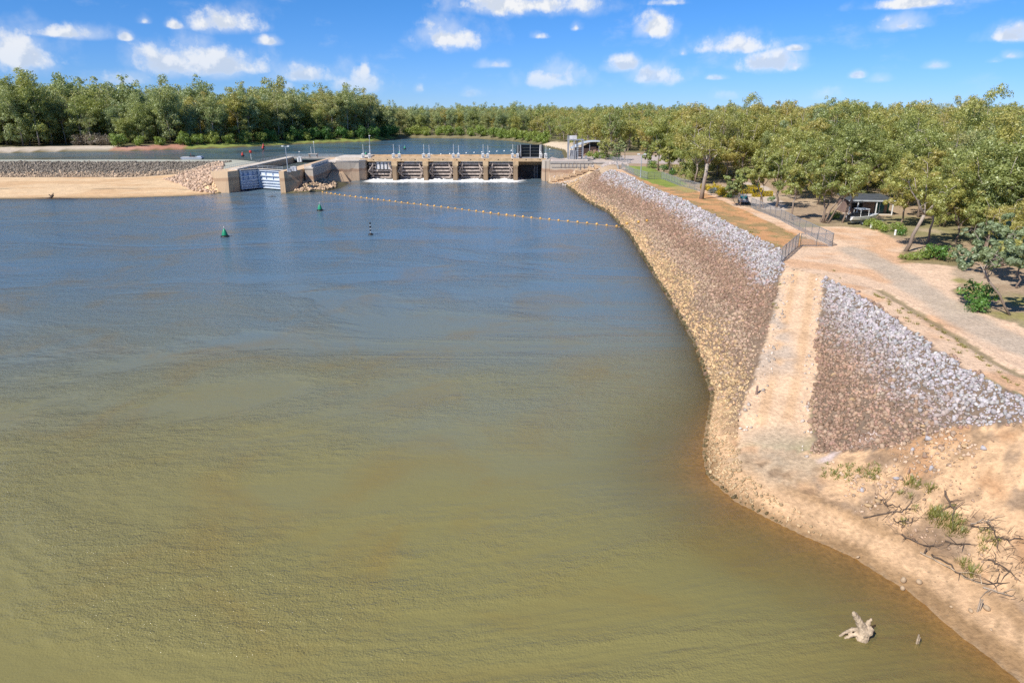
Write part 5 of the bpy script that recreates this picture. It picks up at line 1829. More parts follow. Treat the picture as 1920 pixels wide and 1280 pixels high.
def poisson(n_try, xr, yr, dist_fn, ok_fn, seed):
    g = np.random.default_rng(seed)
    xs, ys = g.uniform(*xr, n_try), g.uniform(*yr, n_try)
    k = ok_fn(xs, ys)
    xs, ys = xs[k], ys[k]
    cell = {}
    out = []
    for x, y in zip(xs, ys):
        r = dist_fn(x, y)
        ci, cj = int(x // 8), int(y // 8)
        w = int(r // 8) + 1
        if any((x - a) ** 2 + (y - b) ** 2 < r * r for i in range(ci - w, ci + w + 1) for j in range(cj - w, cj + w + 1) for a, b in cell.get((i, j), ())):
            continue
        cell.setdefault((ci, cj), []).append((x, y))
        out.append((x, y))
    return out


FOREST_EDGE = P2([(1150, 300), (1190, 310), (1300, 352), (1440, 398), (1560, 420), (1700, 465), (1800, 500), (1930, 560)], 6.9)


def right_ok(x, y):
    k = (x < 1.2 * y + 25) & (x > 16) & ~inside(x, y, POOL) & ~inside(x, y, RIVER)
    for pg in KEEP_OUT:
        k &= ~inside(x, y, pg)
    fe = FOREST_EDGE
    k &= (y > np.interp(x, [p[0] for p in sorted(fe)], [p[1] for p in sorted(fe)])) | (y > 300)
    k &= ~((y > 296) & (y < 340) & (x < 60) & (x > 14) & (x < 44))
    dp = np.minimum(dist_line(x, y, POOL_FAR), dist_line(x, y, POOL_R))
    return k & (dp > 9)


right = poisson(36000, (16, 720), (50, 690), lambda x, y: 5.6 if y < 200 else 6.8 if y < 350 else 9.0, right_ok, 5)


def left_ok(x, y):
    k = ~inside(x, y, POOL) & (x > -0.86 * y - 20) & (dist_line(x, y, POOL_L) > 11) & (dist_line(x, y, POOL_FAR) > 7)
    edge = np.interp(x, [p[0] for p in POOL_L], [p[1] for p in POOL_L])
    return k & (y > edge + 8) & (x < -70) & ((y < 470 + 0.9 * (x + 260)) | (y < 560)) & ~((y > 520) & (x > -85))


left = poisson(9000, (-520, -72), (350, 560), lambda x, y: 7.2, left_ok, 6)


def far_ok(x, y):
    return ~inside(x, y, POOL) & (dist_line(x, y, POOL_FAR) > 8) & (y > 520) & (np.abs(x) < 0.82 * y)


farw = poisson(9000, (-420, 700), (520, 980), lambda x, y: 9.5 if y < 640 else 15.0, lambda x, y: far_ok(x, y) & ~((x > 14) & (y < 690)) & ~((x < -72) & (y < 562)), 8)

# the trees that show largest are trees of their own; what lies behind them is forest
right.sort(key=lambda p: math.hypot(*p))
left.sort(key=lambda p: p[1] - np.interp(p[0], [q[0] for q in POOL_L], [q[1] for q in POOL_L]))
farw.sort(key=lambda p: p[1])
n_r, n_l, n_f = 165, 85, 32
vis = [p for p in right if p[0] < 0.79 * p[1] + 3]
for k, p in enumerate(vis[:n_r]):
    rnd = random.Random(1000 + k)
    z = zt(*p)
    near = p[1] < 150
    plant_tree(rnd.choice(FORMS), (p[0], p[1], z), rnd.choice((0.5, 0.62, 0.75, 0.85, 0.92) if near else (0.6, 0.75, 0.85, 0.92, 0.98, 1.06)) * rnd.uniform(0.94, 1.06), rnd.uniform(0, 6.28), 'olive-green gum in the thick forest right of the river', 'forest gums right of the river', rnd.uniform(0.9, 1.15), rnd.choice(('leaf_olive', 'leaf_olive', 'leaf_olive', 'leaf_olive', 'leaf_olive', 'leaf_grey')))
for k, p in enumerate(left[:n_l]):
    rnd = random.Random(2000 + k)
    plant_tree(rnd.choice(TALL), (p[0], p[1], zt(*p)), rnd.choice((0.62, 0.75, 0.85, 0.95, 1.0, 1.06, 1.15)) * rnd.uniform(0.94, 1.05), rnd.uniform(0, 6.28), 'tall grey-green gum in the forest across the pool at left', 'forest gums across the pool at left', rnd.uniform(0.88, 1.15), rnd.choice(('leaf_grey', 'leaf_grey', 'leaf_olive')), 'river_gum')
fz_ = [p for p in farw if abs(p[0]) < 120][:n_f]
for k, p in enumerate(fz_):
    rnd = random.Random(3000 + k)
    plant_tree(rnd.choice(TALL), (p[0], p[1], zt(*p)), rnd.uniform(0.55, 0.70), rnd.uniform(0, 6.28), 'gum on the far shore at the head of the pool', 'gums on the far shore of the pool', 1.0, rnd.choice(('leaf_grey', 'leaf_olive')), 'river_gum')


def forest_mass(name, label, spots, forms, smin, smax, mat):
    """distant trees that read as one wood"""
    col_ = bpy.data.collections.new(name + '_forms')
    for i, f in enumerate(forms):
        m, P_, N_, S_, C_ = f[2]
        k = slice(None, None, 3)
        v, q = leaf_cards(P_[k], N_[k], S_[k] * 1.6)
        crown = np_mesh('crown', v, q, mat, np.repeat(C_[k], 4, axis=0))
        tv_ = np.array(m.v)
        nv = len(crown.vertices)
        me = bpy.data.meshes.new('wood_tree')
        allf = [tuple(x) for x in q.tolist()] + [tuple(j + nv for j in ff) for ff in m.f]
        me.from_pydata(np.concatenate([v, tv_]).tolist(), [], allf)
        me.materials.append(MATS[mat])
        me.materials.append(MATS['bark'])
        me.polygons.foreach_set('material_index', [0] * len(q) + [1] * len(m.f))
        ca = me.color_attributes.new('col', 'FLOAT_COLOR', 'POINT')
        cc = np.ones((len(v) + len(tv_), 4), dtype=np.float32)
        cc[:len(v), :3] = np.repeat(C_[k], 4, axis=0)
        ca.data.foreach_set('color', cc.ravel())
        bpy.data.meshes.remove(crown)
        col_.objects.link(bpy.data.objects.new('wood_tree', me))
    me = bpy.data.meshes.new(name)
    me.from_pydata([(p[0], p[1], zt(*p)) for p in spots], [], [])
    n = len(spots)
    g = np.random.default_rng(len(name))
    sc = g.uniform(smin, smax, n) * g.choice([0.75, 0.88, 0.95, 1.0, 1.05, 1.12], n)
    scl = np.stack([sc, sc, sc * g.uniform(0.88, 1.15, n)], -1)
    a = me.attributes.new('scl', 'FLOAT_VECTOR', 'POINT')
    a.data.foreach_set('vector', scl.astype(np.float32).ravel())
    a = me.attributes.new('rot', 'FLOAT_VECTOR', 'POINT')
    a.data.foreach_set('vector', np.stack([np.zeros(n), np.zeros(n), g.uniform(0, 6.28, n)], -1).astype(np.float32).ravel())
    a = me.attributes.new('idx', 'INT', 'POINT')
    a.data.foreach_set('value', g.integers(0, len(forms), n).astype(np.int32))
    o = stuff(link(name, me), label, 'forest')
    gt = bpy.data.node_groups.new(name, 'GeometryNodeTree')
    gt.interface.new_socket('Geometry', in_out='INPUT', socket_type='NodeSocketGeometry')
    gt.interface.new_socket('Geometry', in_out='OUTPUT', socket_type='NodeSocketGeometry')
    N = gt.nodes
    gi, go = N.new('NodeGroupInput'), N.new('NodeGroupOutput')
    ci = N.new('GeometryNodeCollectionInfo')
    ci.inputs['Collection'].default_value = col_
    ci.inputs['Separate Children'].default_value = True
    ci.inputs['Reset Children'].default_value = True
    ip = N.new('GeometryNodeInstanceOnPoints')
    ip.inputs['Pick Instance'].default_value = True

    def attr(nm, ty):
        a_ = N.new('GeometryNodeInputNamedAttribute')
        a_.data_type = ty
        a_.inputs['Name'].default_value = nm
        return a_.outputs['Attribute']
    L_ = gt.links
    L_.new(gi.outputs[0], ip.inputs['Points'])
    L_.new(ci.outputs[0], ip.inputs['Instance'])
    L_.new(attr('idx', 'INT'), ip.inputs['Instance Index'])
    L_.new(attr('rot', 'FLOAT_VECTOR'), ip.inputs['Rotation'])
    L_.new(attr('scl', 'FLOAT_VECTOR'), ip.inputs['Scale'])
    L_.new(ip.outputs[0], go.inputs[0])
    md = o.modifiers.new('trees', 'NODES')
    md.node_group = gt
    return o


done = set(vis[:n_r])
forest_mass('right_forest', 'olive-green forest reaching back to the horizon right of the river', [p for p in right if p not in done], FORMS, 0.80, 0.98, 'leaf_olive')
forest_mass('left_forest', 'grey-green forest behind the tall gums across the pool', left[n_l:], TALL, 0.75, 1.14, 'leaf_grey')
done = set(fz_)
forest_mass('far_forest', 'low distant forest along the horizon at the head of the pool', [p for p in farw if p not in done], TALL, 0.58, 0.74, 'leaf_grey')


# ------------------------------------------------------------------ shrubs
def bush_form(seed, r, h, mat, leaf=0.3, n=12, per=110):
    rnd = random.Random(seed)
    cent = [(rnd.uniform(-0.6, 0.6) * r, rnd.uniform(-0.6, 0.6) * r, h * rnd.uniform(0.25, 0.78)) for _ in range(n)] + [(0, 0, h * 0.72)]
    P_, N_, S_, C_ = clump_leaves(cent, [r * rnd.uniform(0.38, 0.6) for _ in cent], per / r ** 1.2, leaf, 0.9)
    P_[:, 2] = np.maximum(P_[:, 2], 0.05)
    v, f = leaf_cards(P_, N_, S_)
    crown = np_mesh('foliage', v, f, mat, np.repeat(C_, 4, axis=0))
    m = MB()
    for c in cent[:6]:
        m.tube([(c[0] * 0.1, c[1] * 0.1, -0.1), (c[0] * 0.4, c[1] * 0.4, c[2] * 0.5), c], [0.04 * r, 0.03 * r, 0.01 * r], 4)
    return m.mesh('stem', 'bark'), crown


def bush(form, p, s, lab, group=None, name='shrub', rz=None, sz=1.0):
    t = thing(name, lab, 'shrub', p, random.uniform(0, 6.28) if rz is None else rz, group)
    t.scale = (s, s, s * sz)
    link('stem', form[0], t)
    link('foliage', form[1], t)
    return t


def shore_point(line, u, back):
    """point behind a shoreline, at the bearing of image column u"""
    best = min(resample(line, 1.0), key=lambda q: abs(960 + 1280 * q[0] / (q[1] * math.cos(PITCH) + (CAM_H - q[2]) * math.sin(PITCH)) - u))
    x, y = best[0] * (1 + back / best[1]), best[1] + back
    return Vector((x, y, max(ZU, zt(x, y))))


WILLOW = [bush_form(500 + i, 4.0, 6.0, 'leaf_bright', 0.55, 14, 260) for i in range(4)]
WILLOW_D = [bush_form(520 + i, 4.0, 6.0, 'leaf_deep', 0.55, 14, 260) for i in range(2)]
DRY = bush_form(530, 4.0, 6.0, 'leaf_dry', 0.5, 12, 170)
# willows along the left shore, dry scrub beyond them, green fringe on the far shore
for k, (u, v, s) in enumerate(((228, 275, 1.15), (262, 275, 0.8), (300, 274, 0.8), (345, 272, 1.15), (372, 272, 0.95), (400, 271, 1.05), (432, 270, 0.95), (462, 268, 1.15), (492, 267, 1.0), (517, 266, 0.85), (540, 266, 0.9), (575, 265, 0.8), (622, 263, 0.7), (655, 262, 0.8))):
    q = shore_point(POOL_L, u, 6)
    bush(WILLOW[k % 4], q, s, 'bright green willow shrub across the pool, %s from the dry scrub' % nth(k), 'willows across the pool', 'willow_shrub')
for k, (u, v, s) in enumerate(((505, 268, 1.2), (555, 266, 1.3), (590, 265, 1.2), (610, 264, 1.2), (640, 263, 1.2), (676, 262, 1.2), (700, 261, 1.3), (722, 260, 1.4), (738, 258, 1.3))):
    q = shore_point(POOL_L, u, 8)
    bush(WILLOW_D[k % 2], q, s, 'dark green shrub under the gums across the pool, %s from the left' % nth(k), 'dark shrubs at the left point', 'dark_shrub')
for k, (u, v, s) in enumerate(((150, 277, 1.0), (170, 276, 1.2), (190, 276, 1.1), (208, 276, 0.9))):
    q = shore_point(POOL_L, u, 11)
    bush(DRY, q, s, 'bare grey-brown scrub beside the pink sandy shore, %s from the left' % nth(k), 'dry scrub across the pool', 'dry_shrub')
for k, (u, v) in enumerate(((762, 256), (782, 256), (800, 256), (822, 256.5), (842, 257), (862, 257), (884, 257.5), (905, 257.5), (925, 259), (942, 260), (955, 262), (968, 263), (982, 265), (995, 267), (1008, 269), (1020, 271))):
    q = shore_point(POOL_FAR, u, 5)
    bush(WILLOW[(k * 7) % 4], q, 0.95 + 0.35 * ((k * 37) % 10) / 10, 'light green shrub on the far shore of the pool, %s from the left' % nth(k), 'shrubs on the far shore', 'shore_shrub')
GARDEN = [bush_form(540 + i, 1.6, 2.0, 'leaf_deep', 0.26, 12, 130) for i in range(2)]
GARDEN_L = [bush_form(550 + i, 1.6, 1.6, 'leaf_bright', 0.26, 12, 130) for i in range(2)]
YEL = [bush_form(560 + i, 1.4, 1.5, 'leaf_yellow', 0.22, 12, 190) for i in range(2)]
BLUE = bush_form(570, 1.4, 1.4, 'leaf_bluegrey', 0.22, 12, 190)
for (u, v, f, s, lab) in ((1322, 356, YEL[0], 1.0, 'yellow round shrub nearest the tall forked gum'), (1330, 358, YEL[1], 0.8, 'small yellow round shrub second from the tall forked gum'), (1342, 357, YEL[0], 1.0, 'yellow round shrub at the back of the clipped row'),
                          (1338, 363, BLUE, 1.0, 'blue-grey round shrub in the yellow clipped row'), (1351, 366, YEL[1], 1.05, 'yellow round shrub right of the blue-grey one'), (1361, 369, YEL[0], 0.95, 'yellow round shrub next to the dark one'),
                          (1369, 371, GARDEN[0], 0.7, 'dark green round shrub ending the yellow row'), (1355, 358, YEL[1], 0.7, 'orange-tinged small shrub behind the yellow row')):
    bush(f, spot(u, v), s, lab, 'clipped garden shrubs', 'garden_shrub')


def hedge(u, v, L, D, H, lab, mat='leaf_yellow', rz=0.0):
    p = spot(u, v)
    n = int(L * H * 260)
    q = RNG.uniform((-L / 2, -D / 2, 0), (L / 2, D / 2, H), (n, 3))
    nr = np.zeros((n, 3))
    face = RNG.integers(0, 4, n)
    for k, (ax, sg, lim) in enumerate(((2, 1, H), (1, -1, -D / 2), (0, -1, -L / 2), (0, 1, L / 2))):
        q[face == k, ax] = lim
        nr[face == k, ax] = sg
    q += RNG.normal(0, 0.05, (n, 3))
    v_, f_ = leaf_cards(q, nr + RNG.normal(0, 0.3, (n, 3)), RNG.uniform(0.12, 0.25, n), 0.7)
    t = thing('hedge', lab, 'hedge', p, rz, 'yellow clipped hedges')
    link('foliage', np_mesh('foliage', v_, f_, mat, np.stack([RNG.random(4 * n), np.repeat(np.clip(RNG.normal(0.5, 0.2, n), 0, 1), 4), np.zeros(4 * n)], -1)), t)
    MB().box(-L / 2 + 0.12, L / 2 - 0.12, -D / 2 + 0.12, D / 2 - 0.12, 0, H - 0.12).build('stems', 'twig_dark', t)


hedge(1405, 356, 4.5, 1.2, 1.1, 'yellow clipped hedge at the back of the gravel yard')
hedge(1409, 363, 4.8, 1.4, 1.2, 'yellow clipped hedge in front of the other hedge in the gravel yard')
hedge(1419, 369, 2.0, 1.2, 1.1, 'short yellow clipped hedge nearest the twin-trunked gum')
hedge(1436, 368, 2.6, 1.2, 1.1, 'yellow hedge half hidden behind the twin-trunked gum')
# leafy island at the bend, bush by the bent gum, bed by the bollards, lawn-side and plaza shrubs
for (u, v, f, s, lab) in ((1735, 484, GARDEN_L[0], 1.0, 'strappy green plant at the left of the traffic island'), (1752, 486, GARDEN[0], 1.05, 'broad green bush in the middle of the traffic island'), (1772, 488, GARDEN[1], 1.05, 'broad green bush at the right end of the traffic island'),
                          (1712, 487, GARDEN_L[1], 0.6, 'low olive plant at the foot of the leaning trunk'), (1695, 486, GARDEN_L[0], 0.45, 'lowest plant at the left tip of the traffic island'),
                          (1840, 576, GARDEN[1], 1.25, 'bright green bush standing alone beside the track'), (1833, 585, GARDEN[0], 0.8, 'low green bush in front of the bright green bush'),
                          (1630, 424, GARDEN_L[0], 0.8, 'green shrub at the head of the bollard row'), (1643, 430, GARDEN_L[1], 0.9, 'green shrub between the first bollards'), (1655, 434, GARDEN_L[0], 0.75, 'green shrub beside the third bollard'),
                          (1680, 434, GARDEN_L[1], 0.9, 'palm-like green shrub behind the last bollard'), (1690, 442, GARDEN[0], 0.6, 'low green shrub behind the leaning trunk'),
                          (1565, 410, GARDEN_L[0], 0.8, 'pale green shrub under the leaning gum'), (1445, 378, GARDEN[1], 0.6, 'low green shrub in the yard behind the twin-trunked gum'),
                          (1223, 316, GARDEN[0], 1.5, 'dark green shrub at the back of the lawn'), (1245, 322, GARDEN[1], 1.3, 'rounded green shrub at the back right of the lawn'), (1262, 328, GARDEN[0], 1.1, 'green shrub at the far right corner of the lawn'),
                          (1104, 294, GARDEN_L[0], 1.4, 'bright green shrub beside the pavilion'), (1120, 297, GARDEN_L[1], 1.6, 'olive shrub at the edge of the gravel right of the gantry'), (1133, 298, GARDEN_L[0], 1.5, 'second olive shrub at the edge of the gravel'),
                          (1146, 299, GARDEN_L[1], 1.4, 'yellow-green shrub by the fence near the timber post'), (1160, 299, GARDEN[1], 1.2, 'dark shrub left of the timber post')):
    bush(f, spot(u, v), s, lab, None, 'garden_shrub')

# ------------------------------------------------------------------ things in the park
p = spot(1627, 402)
t = thing('cabin', 'brown cabin with a dark flat roof and a posted veranda among the trees', 'cabin', p, R(-6))
MB().box(-3.6, 3.8, 1.5, 5.5, -0.2, 2.3).build('wall', 'cabin_wall', t)
MB().prism([(-0.9, 2.45), (6.0, 2.9), (6.0, 3.05), (-0.9, 2.6)], 'x', -4.0, 4.2).build('roof', 'roof_dark', t)
MB().box(-4.0, 4.2, -0.98, -0.902, 2.42, 2.66).build('gutter', 'roof_pale', t)
for x in (-3.6, -2.2, 1.0, 3.8):
    MB().box(x - 0.08, x + 0.08, -0.78, -0.62, -0.2, 2.44).build('veranda_post', 'white_paint', t)
w = MB().box(-2.4, -0.6, 1.44, 1.498, 0.8, 1.9).build('window', 'dark_void', t)
MB().box(-2.5, -0.5, 1.40, 1.437, 1.9, 2.0).build('lintel', 'white_paint', w)
d_ = MB().box(1.6, 3.2, 1.42, 1.498, 0.0, 2.0).build('door', 'glass_teal', t)
MB().box(2.36, 2.44, 1.38, 1.418, 0.0, 2.0).build('mullion', 'white_paint', d_)
MB().box(-3.9, 4.1, -0.6, 1.49, -0.25, 0.02).build('veranda_floor', 'concrete_pale', t)
p = spot(1655, 398)
t = thing('water_tank', 'small green water tank right of the cabin', 'tank', p)
MB().lathe([(0.9, 0), (0.95, 0.4), (0.9, 0.8), (0.95, 1.2), (0.9, 1.7), (0.3, 1.95)], 14).build('drum', 'tarp_green', t, True)
MB().lathe([(0.25, 1.95), (0.25, 2.05)], 10).build('lid', 'tarp_green', t)

p = spot(1616, 420)
t = thing('motorboat', 'white motorboat with a dark cover parked on a trailer by the cabin', 'boat', p + Vector((0, 0, 0)), R(12))
hull = MB()
rings = []
for (x, w, zk, zg) in ((-2.6, 0.95, 0.65, 1.35), (-1.2, 1.05, 0.60, 1.36), (0.6, 1.0, 0.62, 1.45), (2.0, 0.6, 0.80, 1.58), (2.9, 0.06, 1.25, 1.70)):
    rings.append([(x, 0, zk), (x, w * 0.8, zk + 0.25), (x, w, zg), (x, 0, zg + 0.02), (x, -w, zg), (x, -w * 0.8, zk + 0.25)])
for a, b in zip(rings[:-1], rings[1:]):
    hull.hull(a, b)
hull.build('hull', 'white_paint', t)
MB().hull([(-2.2, -0.8, 1.4), (0.6, -0.8, 1.5), (0.6, 0.8, 1.5), (-2.2, 0.8, 1.4)], [(-2.0, -0.5, 1.85), (0.1, -0.5, 2.0), (0.1, 0.5, 2.0), (-2.0, 0.5, 1.85)]).build('cover', 'buoy_black', t)
m = MB()
for x in (-1.2, 0.3):
    m.tube([(x, -0.9, 1.4), (x, -0.8, 2.5), (x, 0.8, 2.5), (x, 0.9, 1.4)], 0.05, 6)
m.build('frame', 'white_paint', t)
MB().hull([(-1.4, -0.9, 2.5), (0.5, -0.9, 2.5), (0.5, 0.9, 2.5), (-1.4, 0.9, 2.5)], [(-1.3, -0.7, 2.62), (0.4, -0.7, 2.62), (0.4, 0.7, 2.62), (-1.3, 0.7, 2.62)]).build('canopy', 'roof_pale', t)
MB().box(-2.9, -2.62, -0.25, 0.25, 0.5, 1.6).build('outboard_motor', 'buoy_black', t)
tr_ = MB().bar((-2.4, 0.5, 0.45), (2.6, 0.3, 0.45), 0.1).bar((-2.4, -0.5, 0.45), (2.6, -0.3, 0.45), 0.1).bar((2.6, 0, 0.45), (4.0, 0, 0.45), 0.1).build('trailer', 'steel_galvanised', t)
for sy in (-1.0, 1.0):
    w = MB().prism([(-0.8 + 0.32 * math.cos(k * 0.5236), 0.32 + 0.32 * math.sin(k * 0.5236)) for k in range(12)], 'y', sy - 0.1, sy + 0.1).build('wheel', 'tyre', t)
    MB().prism([(-0.8 + 0.16 * math.cos(k * 0.785), 0.32 + 0.16 * math.sin(k * 0.785)) for k in range(8)], 'y', sy - 0.115 if sy < 0 else sy + 0.102, sy - 0.102 if sy < 0 else sy + 0.115).build('rim', 'steel_galvanised', w)

for k, (u, v) in enumerate(((1595, 416), (1614, 421), (1633, 427), (1654, 432), (1678, 441))):
    p = spot(u, v)
    t = thing('bollard', 'short white bollard, %s along the edge of the dirt area counting from the boat' % ('first', 'second', 'third', 'fourth', 'fifth')[k], 'bollard', p, 0, 'white bollards')
    MB().lathe([(0.15, -0.2), (0.15, 0.75), (0.12, 0.82), (0.02, 0.84)], 10).build('post', 'white_paint', t)
    MB().lathe([(0.155, 0.55), (0.155, 0.65)], 10).build('band', 'steel_grey', t)


def parked_car(u, v, rz, mat, lab):
    p = spot(u, v)
    t = thing('parked_car', lab, 'car', p, rz)
    MB().prism([(-2.2, 0.35), (2.15, 0.35), (2.2, 0.8), (1.2, 0.95), (-2.2, 0.98)], 'y', -0.88, 0.88).build('body', mat, t)
    cb = MB().hull([(-2.0, -0.82, 0.98), (1.1, -0.82, 0.95), (1.1, 0.82, 0.95), (-2.0, 0.82, 0.98)], [(-1.6, -0.66, 1.55), (0.3, -0.66, 1.55), (0.3, 0.66, 1.55), (-1.6, 0.66, 1.55)]).build('cabin', 'glass_teal', t)
    MB().box(-1.62, 0.32, -0.68, 0.68, 1.552, 1.6).build('roof', mat, cb)
    for sx in (-1.35, 1.35):
        for sy in (-0.88, 0.88):
            w = MB().prism([(sx + 0.33 * math.cos(k * 0.5236), 0.33 + 0.33 * math.sin(k * 0.5236)) for k in range(12)], 'y', sy - 0.11, sy + 0.11).build('wheel', 'tyre', t)
    for sy in (-0.6, 0.6):
        MB().box(2.18, 2.21, sy - 0.18, sy + 0.18, 0.6, 0.75).build('headlight', 'white_paint', t)


parked_car(1903, 402, R(20), 'car_blue', 'blue car parked between the trees at the right edge')
parked_car(1393, 380, R(75), 'car_silver', 'silver car half hidden behind the small many-stemmed gum')
p = spot(1898, 352)
t = thing('caravan', 'white caravan half hidden by trees at the right edge', 'caravan', p, R(10))
MB().prism([(-2.8, 0.5), (2.7, 0.5), (3.0, 1.3), (2.6, 2.6), (-2.6, 2.7), (-2.9, 1.2)], 'y', -1.1, 1.1).build('body', 'white_paint', t)
w = MB().box(-1.8, -0.6, -1.14, -1.102, 1.4, 2.1).build('window', 'glass_teal', t)
MB().box(0.6, 1.3, -1.14, -1.102, 0.55, 2.3).build('door', 'roof_pale', t)
for sx in (-0.4, 0.4):
    MB().prism([(sx + 0.33 * math.cos(k * 0.5236), 0.33 + 0.33 * math.sin(k * 0.5236)) for k in range(12)], 'y', -1.12, -0.9).build('wheel', 'tyre', t)
p = spot(1377, 326)
t = thing('play_tower', 'small red play tower glimpsed between the park trees', 'play equipment', p)
MB().hull([(-0.9, -0.9, 2.3), (0.9, -0.9, 2.3), (0.9, 0.9, 2.3), (-0.9, 0.9, 2.3)], [(-0.1, -0.1, 3.3), (0.1, -0.1, 3.3), (0.1, 0.1, 3.3), (-0.1, 0.1, 3.3)]).build('roof', 'play_red', t)
for sx in (-0.8, 0.8):
    for sy in (-0.8, 0.8):
        MB().box(sx - 0.06, sx + 0.06, sy - 0.06, sy + 0.06, -0.1, 2.3).build('leg', 'steel_galvanised', t)
MB().box(-0.8, 0.8, -0.8, 0.8, 1.1, 1.2).build('platform', 'play_red', t)
MB().hull([(0.85, -0.4, 1.15), (0.85, 0.4, 1.15), (0.85, 0.4, 1.2), (0.85, -0.4, 1.2)], [(2.8, -0.4, 0.1), (2.8, 0.4, 0.1), (2.8, 0.4, 0.15), (2.8, -0.4, 0.15)]).build('slide', 'signal_red', t)

# ------------------------------------------------------------------ foreground shore: stump, stakes, rocks, driftwood, weeds
x, y = px(1612, 1196, 0)
t = thing('tree_stump', 'bleached upturned stump standing in the shallow water', 'stump', (x, y, 0))
m = MB()
m.tube([(0.12, -0.05, -0.35), (0.10, -0.02, 0.0), (0.16, 0.05, 0.30), (0.08, 0.15, 0.60), (-0.10, 0.24, 0.92), (-0.30, 0.30, 1.20), (-0.38, 0.32, 1.32)], [0.30, 0.32, 0.31, 0.24, 0.17, 0.14, 0.07], 10)
m.tube([(0.15, 0.02, 0.28), (0.42, 0.05, 0.42), (0.60, 0.08, 0.55)], [0.24, 0.24, 0.12], 9)
m.tube([(0.25, 0.12, 0.55), (0.42, 0.22, 0.80), (0.55, 0.26, 1.00)], [0.15, 0.11, 0.05], 7)
m.tube([(0.05, 0.12, 0.42), (-0.30, 0.22, 0.36), (-0.68, 0.22, 0.14), (-1.02, 0.15, -0.10)], [0.14, 0.10, 0.085, 0.05], 7)
m.tube([(0.0, 0.05, 0.22), (-0.35, 0.08, 0.15), (-0.80, 0.02, -0.08)], [0.13, 0.09, 0.06], 7)
o = m.build('trunk', 'timber_pale', t, True)
md = o.modifiers.new('join', 'REMESH')
md.mode = 'VOXEL'
md.voxel_size = 0.028
md.use_smooth_shade = True
tex = bpy.data.textures.new('stump_grain', 'CLOUDS')
tex.noise_scale = 0.11
dm = o.modifiers.new('grain', 'DISPLACE')
dm.texture = tex
dm.strength = 0.075


def stake(u, v, z, pieces, lab, mat='timber_grey'):
    x, y = px(u, v, z)
    z = max(z, -0.2)
    t = thing('stake', lab, 'stake', (x, y, z))
    for (a, b, r) in pieces:
        MB().tube([a, tuple((a[i] + b[i]) / 2 + 0.01 for i in range(3)), b], [r, r * 0.95, r * 0.85], 7).build('post', mat, t)


stake(1720, 1206, 0, [((-0.05, 0, -0.4), (-0.02, 0, 0.55), 0.05), ((0.06, 0.02, -0.4), (0.07, 0.03, 0.36), 0.045)], 'pair of short pale stakes standing in the shallows beside the stump', 'timber_pale')
q = spot(1834, 1146, 0.8)
stake(1834, 1146, q.z, [((-0.05, 0, -0.3), (-0.03, 0, 0.78), 0.045), ((0.07, 0.02, -0.3), (0.12, 0.05, 0.72), 0.04)], 'pair of grey stakes on the muddy shore at lower right')
q = spot(1731, 1040, 1.5)
stake(1731, 1040, q.z, [((0, 0, -0.2), (0.14, 0.05, 0.42), 0.05)], 'single leaning stake among the driftwood', 'twig_dark')
q = spot(1418, 739, 2.0)
stake(1418, 739, q.z, [((0, 0, -0.2), (0.02, 0, 0.75), 0.10)], 'thick rusty post standing on the stones beside the boat ramp', 'cabin_wall')
for k, (u, v, s, lab) in enumerate(((1693, 1090, 0.28, 'pale rock with a hollow side on the muddy shore'), (1723, 1093, 0.27, 'rounded pale rock beside the hollow one on the shore'), (1692, 1105, 0.22, 'flat pale rock at the edge of the shallows'), (1819, 1146, 0.2, 'squat rock left of the grey stakes'),
                                    (1850, 1143, 0.3, 'rock right behind the grey stakes'), (1783, 1138, 0.12, 'small rock on the tide line left of the grey stakes'), (1608, 1046, 0.2, 'lone flat rock on the tide line below the rubble'), (1858, 1181, 0.12, 'small pale rock below the grey stakes'))):
    q = spot(u, v, 0.6)
    me = np_mesh('boulder', stone_shapes(1)[0], ICO_F, 'stone', np.tile(np.array([0.42, 0.305, 0.195]), (12, 1)))
    o = link('boulder', me, None, (q.x, q.y, q.z + s * 0.35), k)
    o.scale = (s, s, s)
    bv = o.modifiers.new('worn', 'SUBSURF')
    bv.levels = bv.render_levels = 1
    tag(o, lab, 'rock')


def branch(line, r, twigs, lab, seed, mat='twig_dark', group='driftwood on the low bank'):
    """a branch lying on the bank along ground points given in the photograph"""
    rnd = random.Random(seed)
    pts_ = []
    ps = [spot(u, v, 1.8) for (u, v) in line]
    for a, b in zip(ps[:-1], ps[1:]):
        for i in range(4):
            q = a.lerp(b, i / 4) + Vector((rnd.uniform(-.08, .08), rnd.uniform(-.08, .08), 0))
            pts_.append(Vector((q.x, q.y, zt(q.x, q.y) + r * 0.8 + rnd.uniform(0, 0.10))))
    pts_.append(ps[-1] + Vector((0, 0, r)))
    o0 = pts_[0].copy()
    t = thing('driftwood_branch', lab, 'branch', o0, 0, group)
    n = len(pts_)
    MB().tube([p_ - o0 for p_ in pts_], [r * (1 - 0.75 * i / n) for i in range(n)], 6).build('limb', mat, t)
    for k in range(twigs):
        i = rnd.randrange(1, n - 1)
        a = pts_[i]
        an = rnd.uniform(0, 6.28)
        L = rnd.uniform(0.3, 1.1)
        e = a + Vector((math.cos(an) * L, math.sin(an) * L, 0))
        e.z = zt(e.x, e.y) + rnd.uniform(0.03, 0.25)
        mid_ = (a + e) / 2 + Vector((rnd.uniform(-.1, .1), rnd.uniform(-.1, .1), 0.08))
        MB().tube([a - o0, mid_ - o0, e - o0], [r * 0.45, r * 0.3, r * 0.12], 4).build('twig', mat, t)


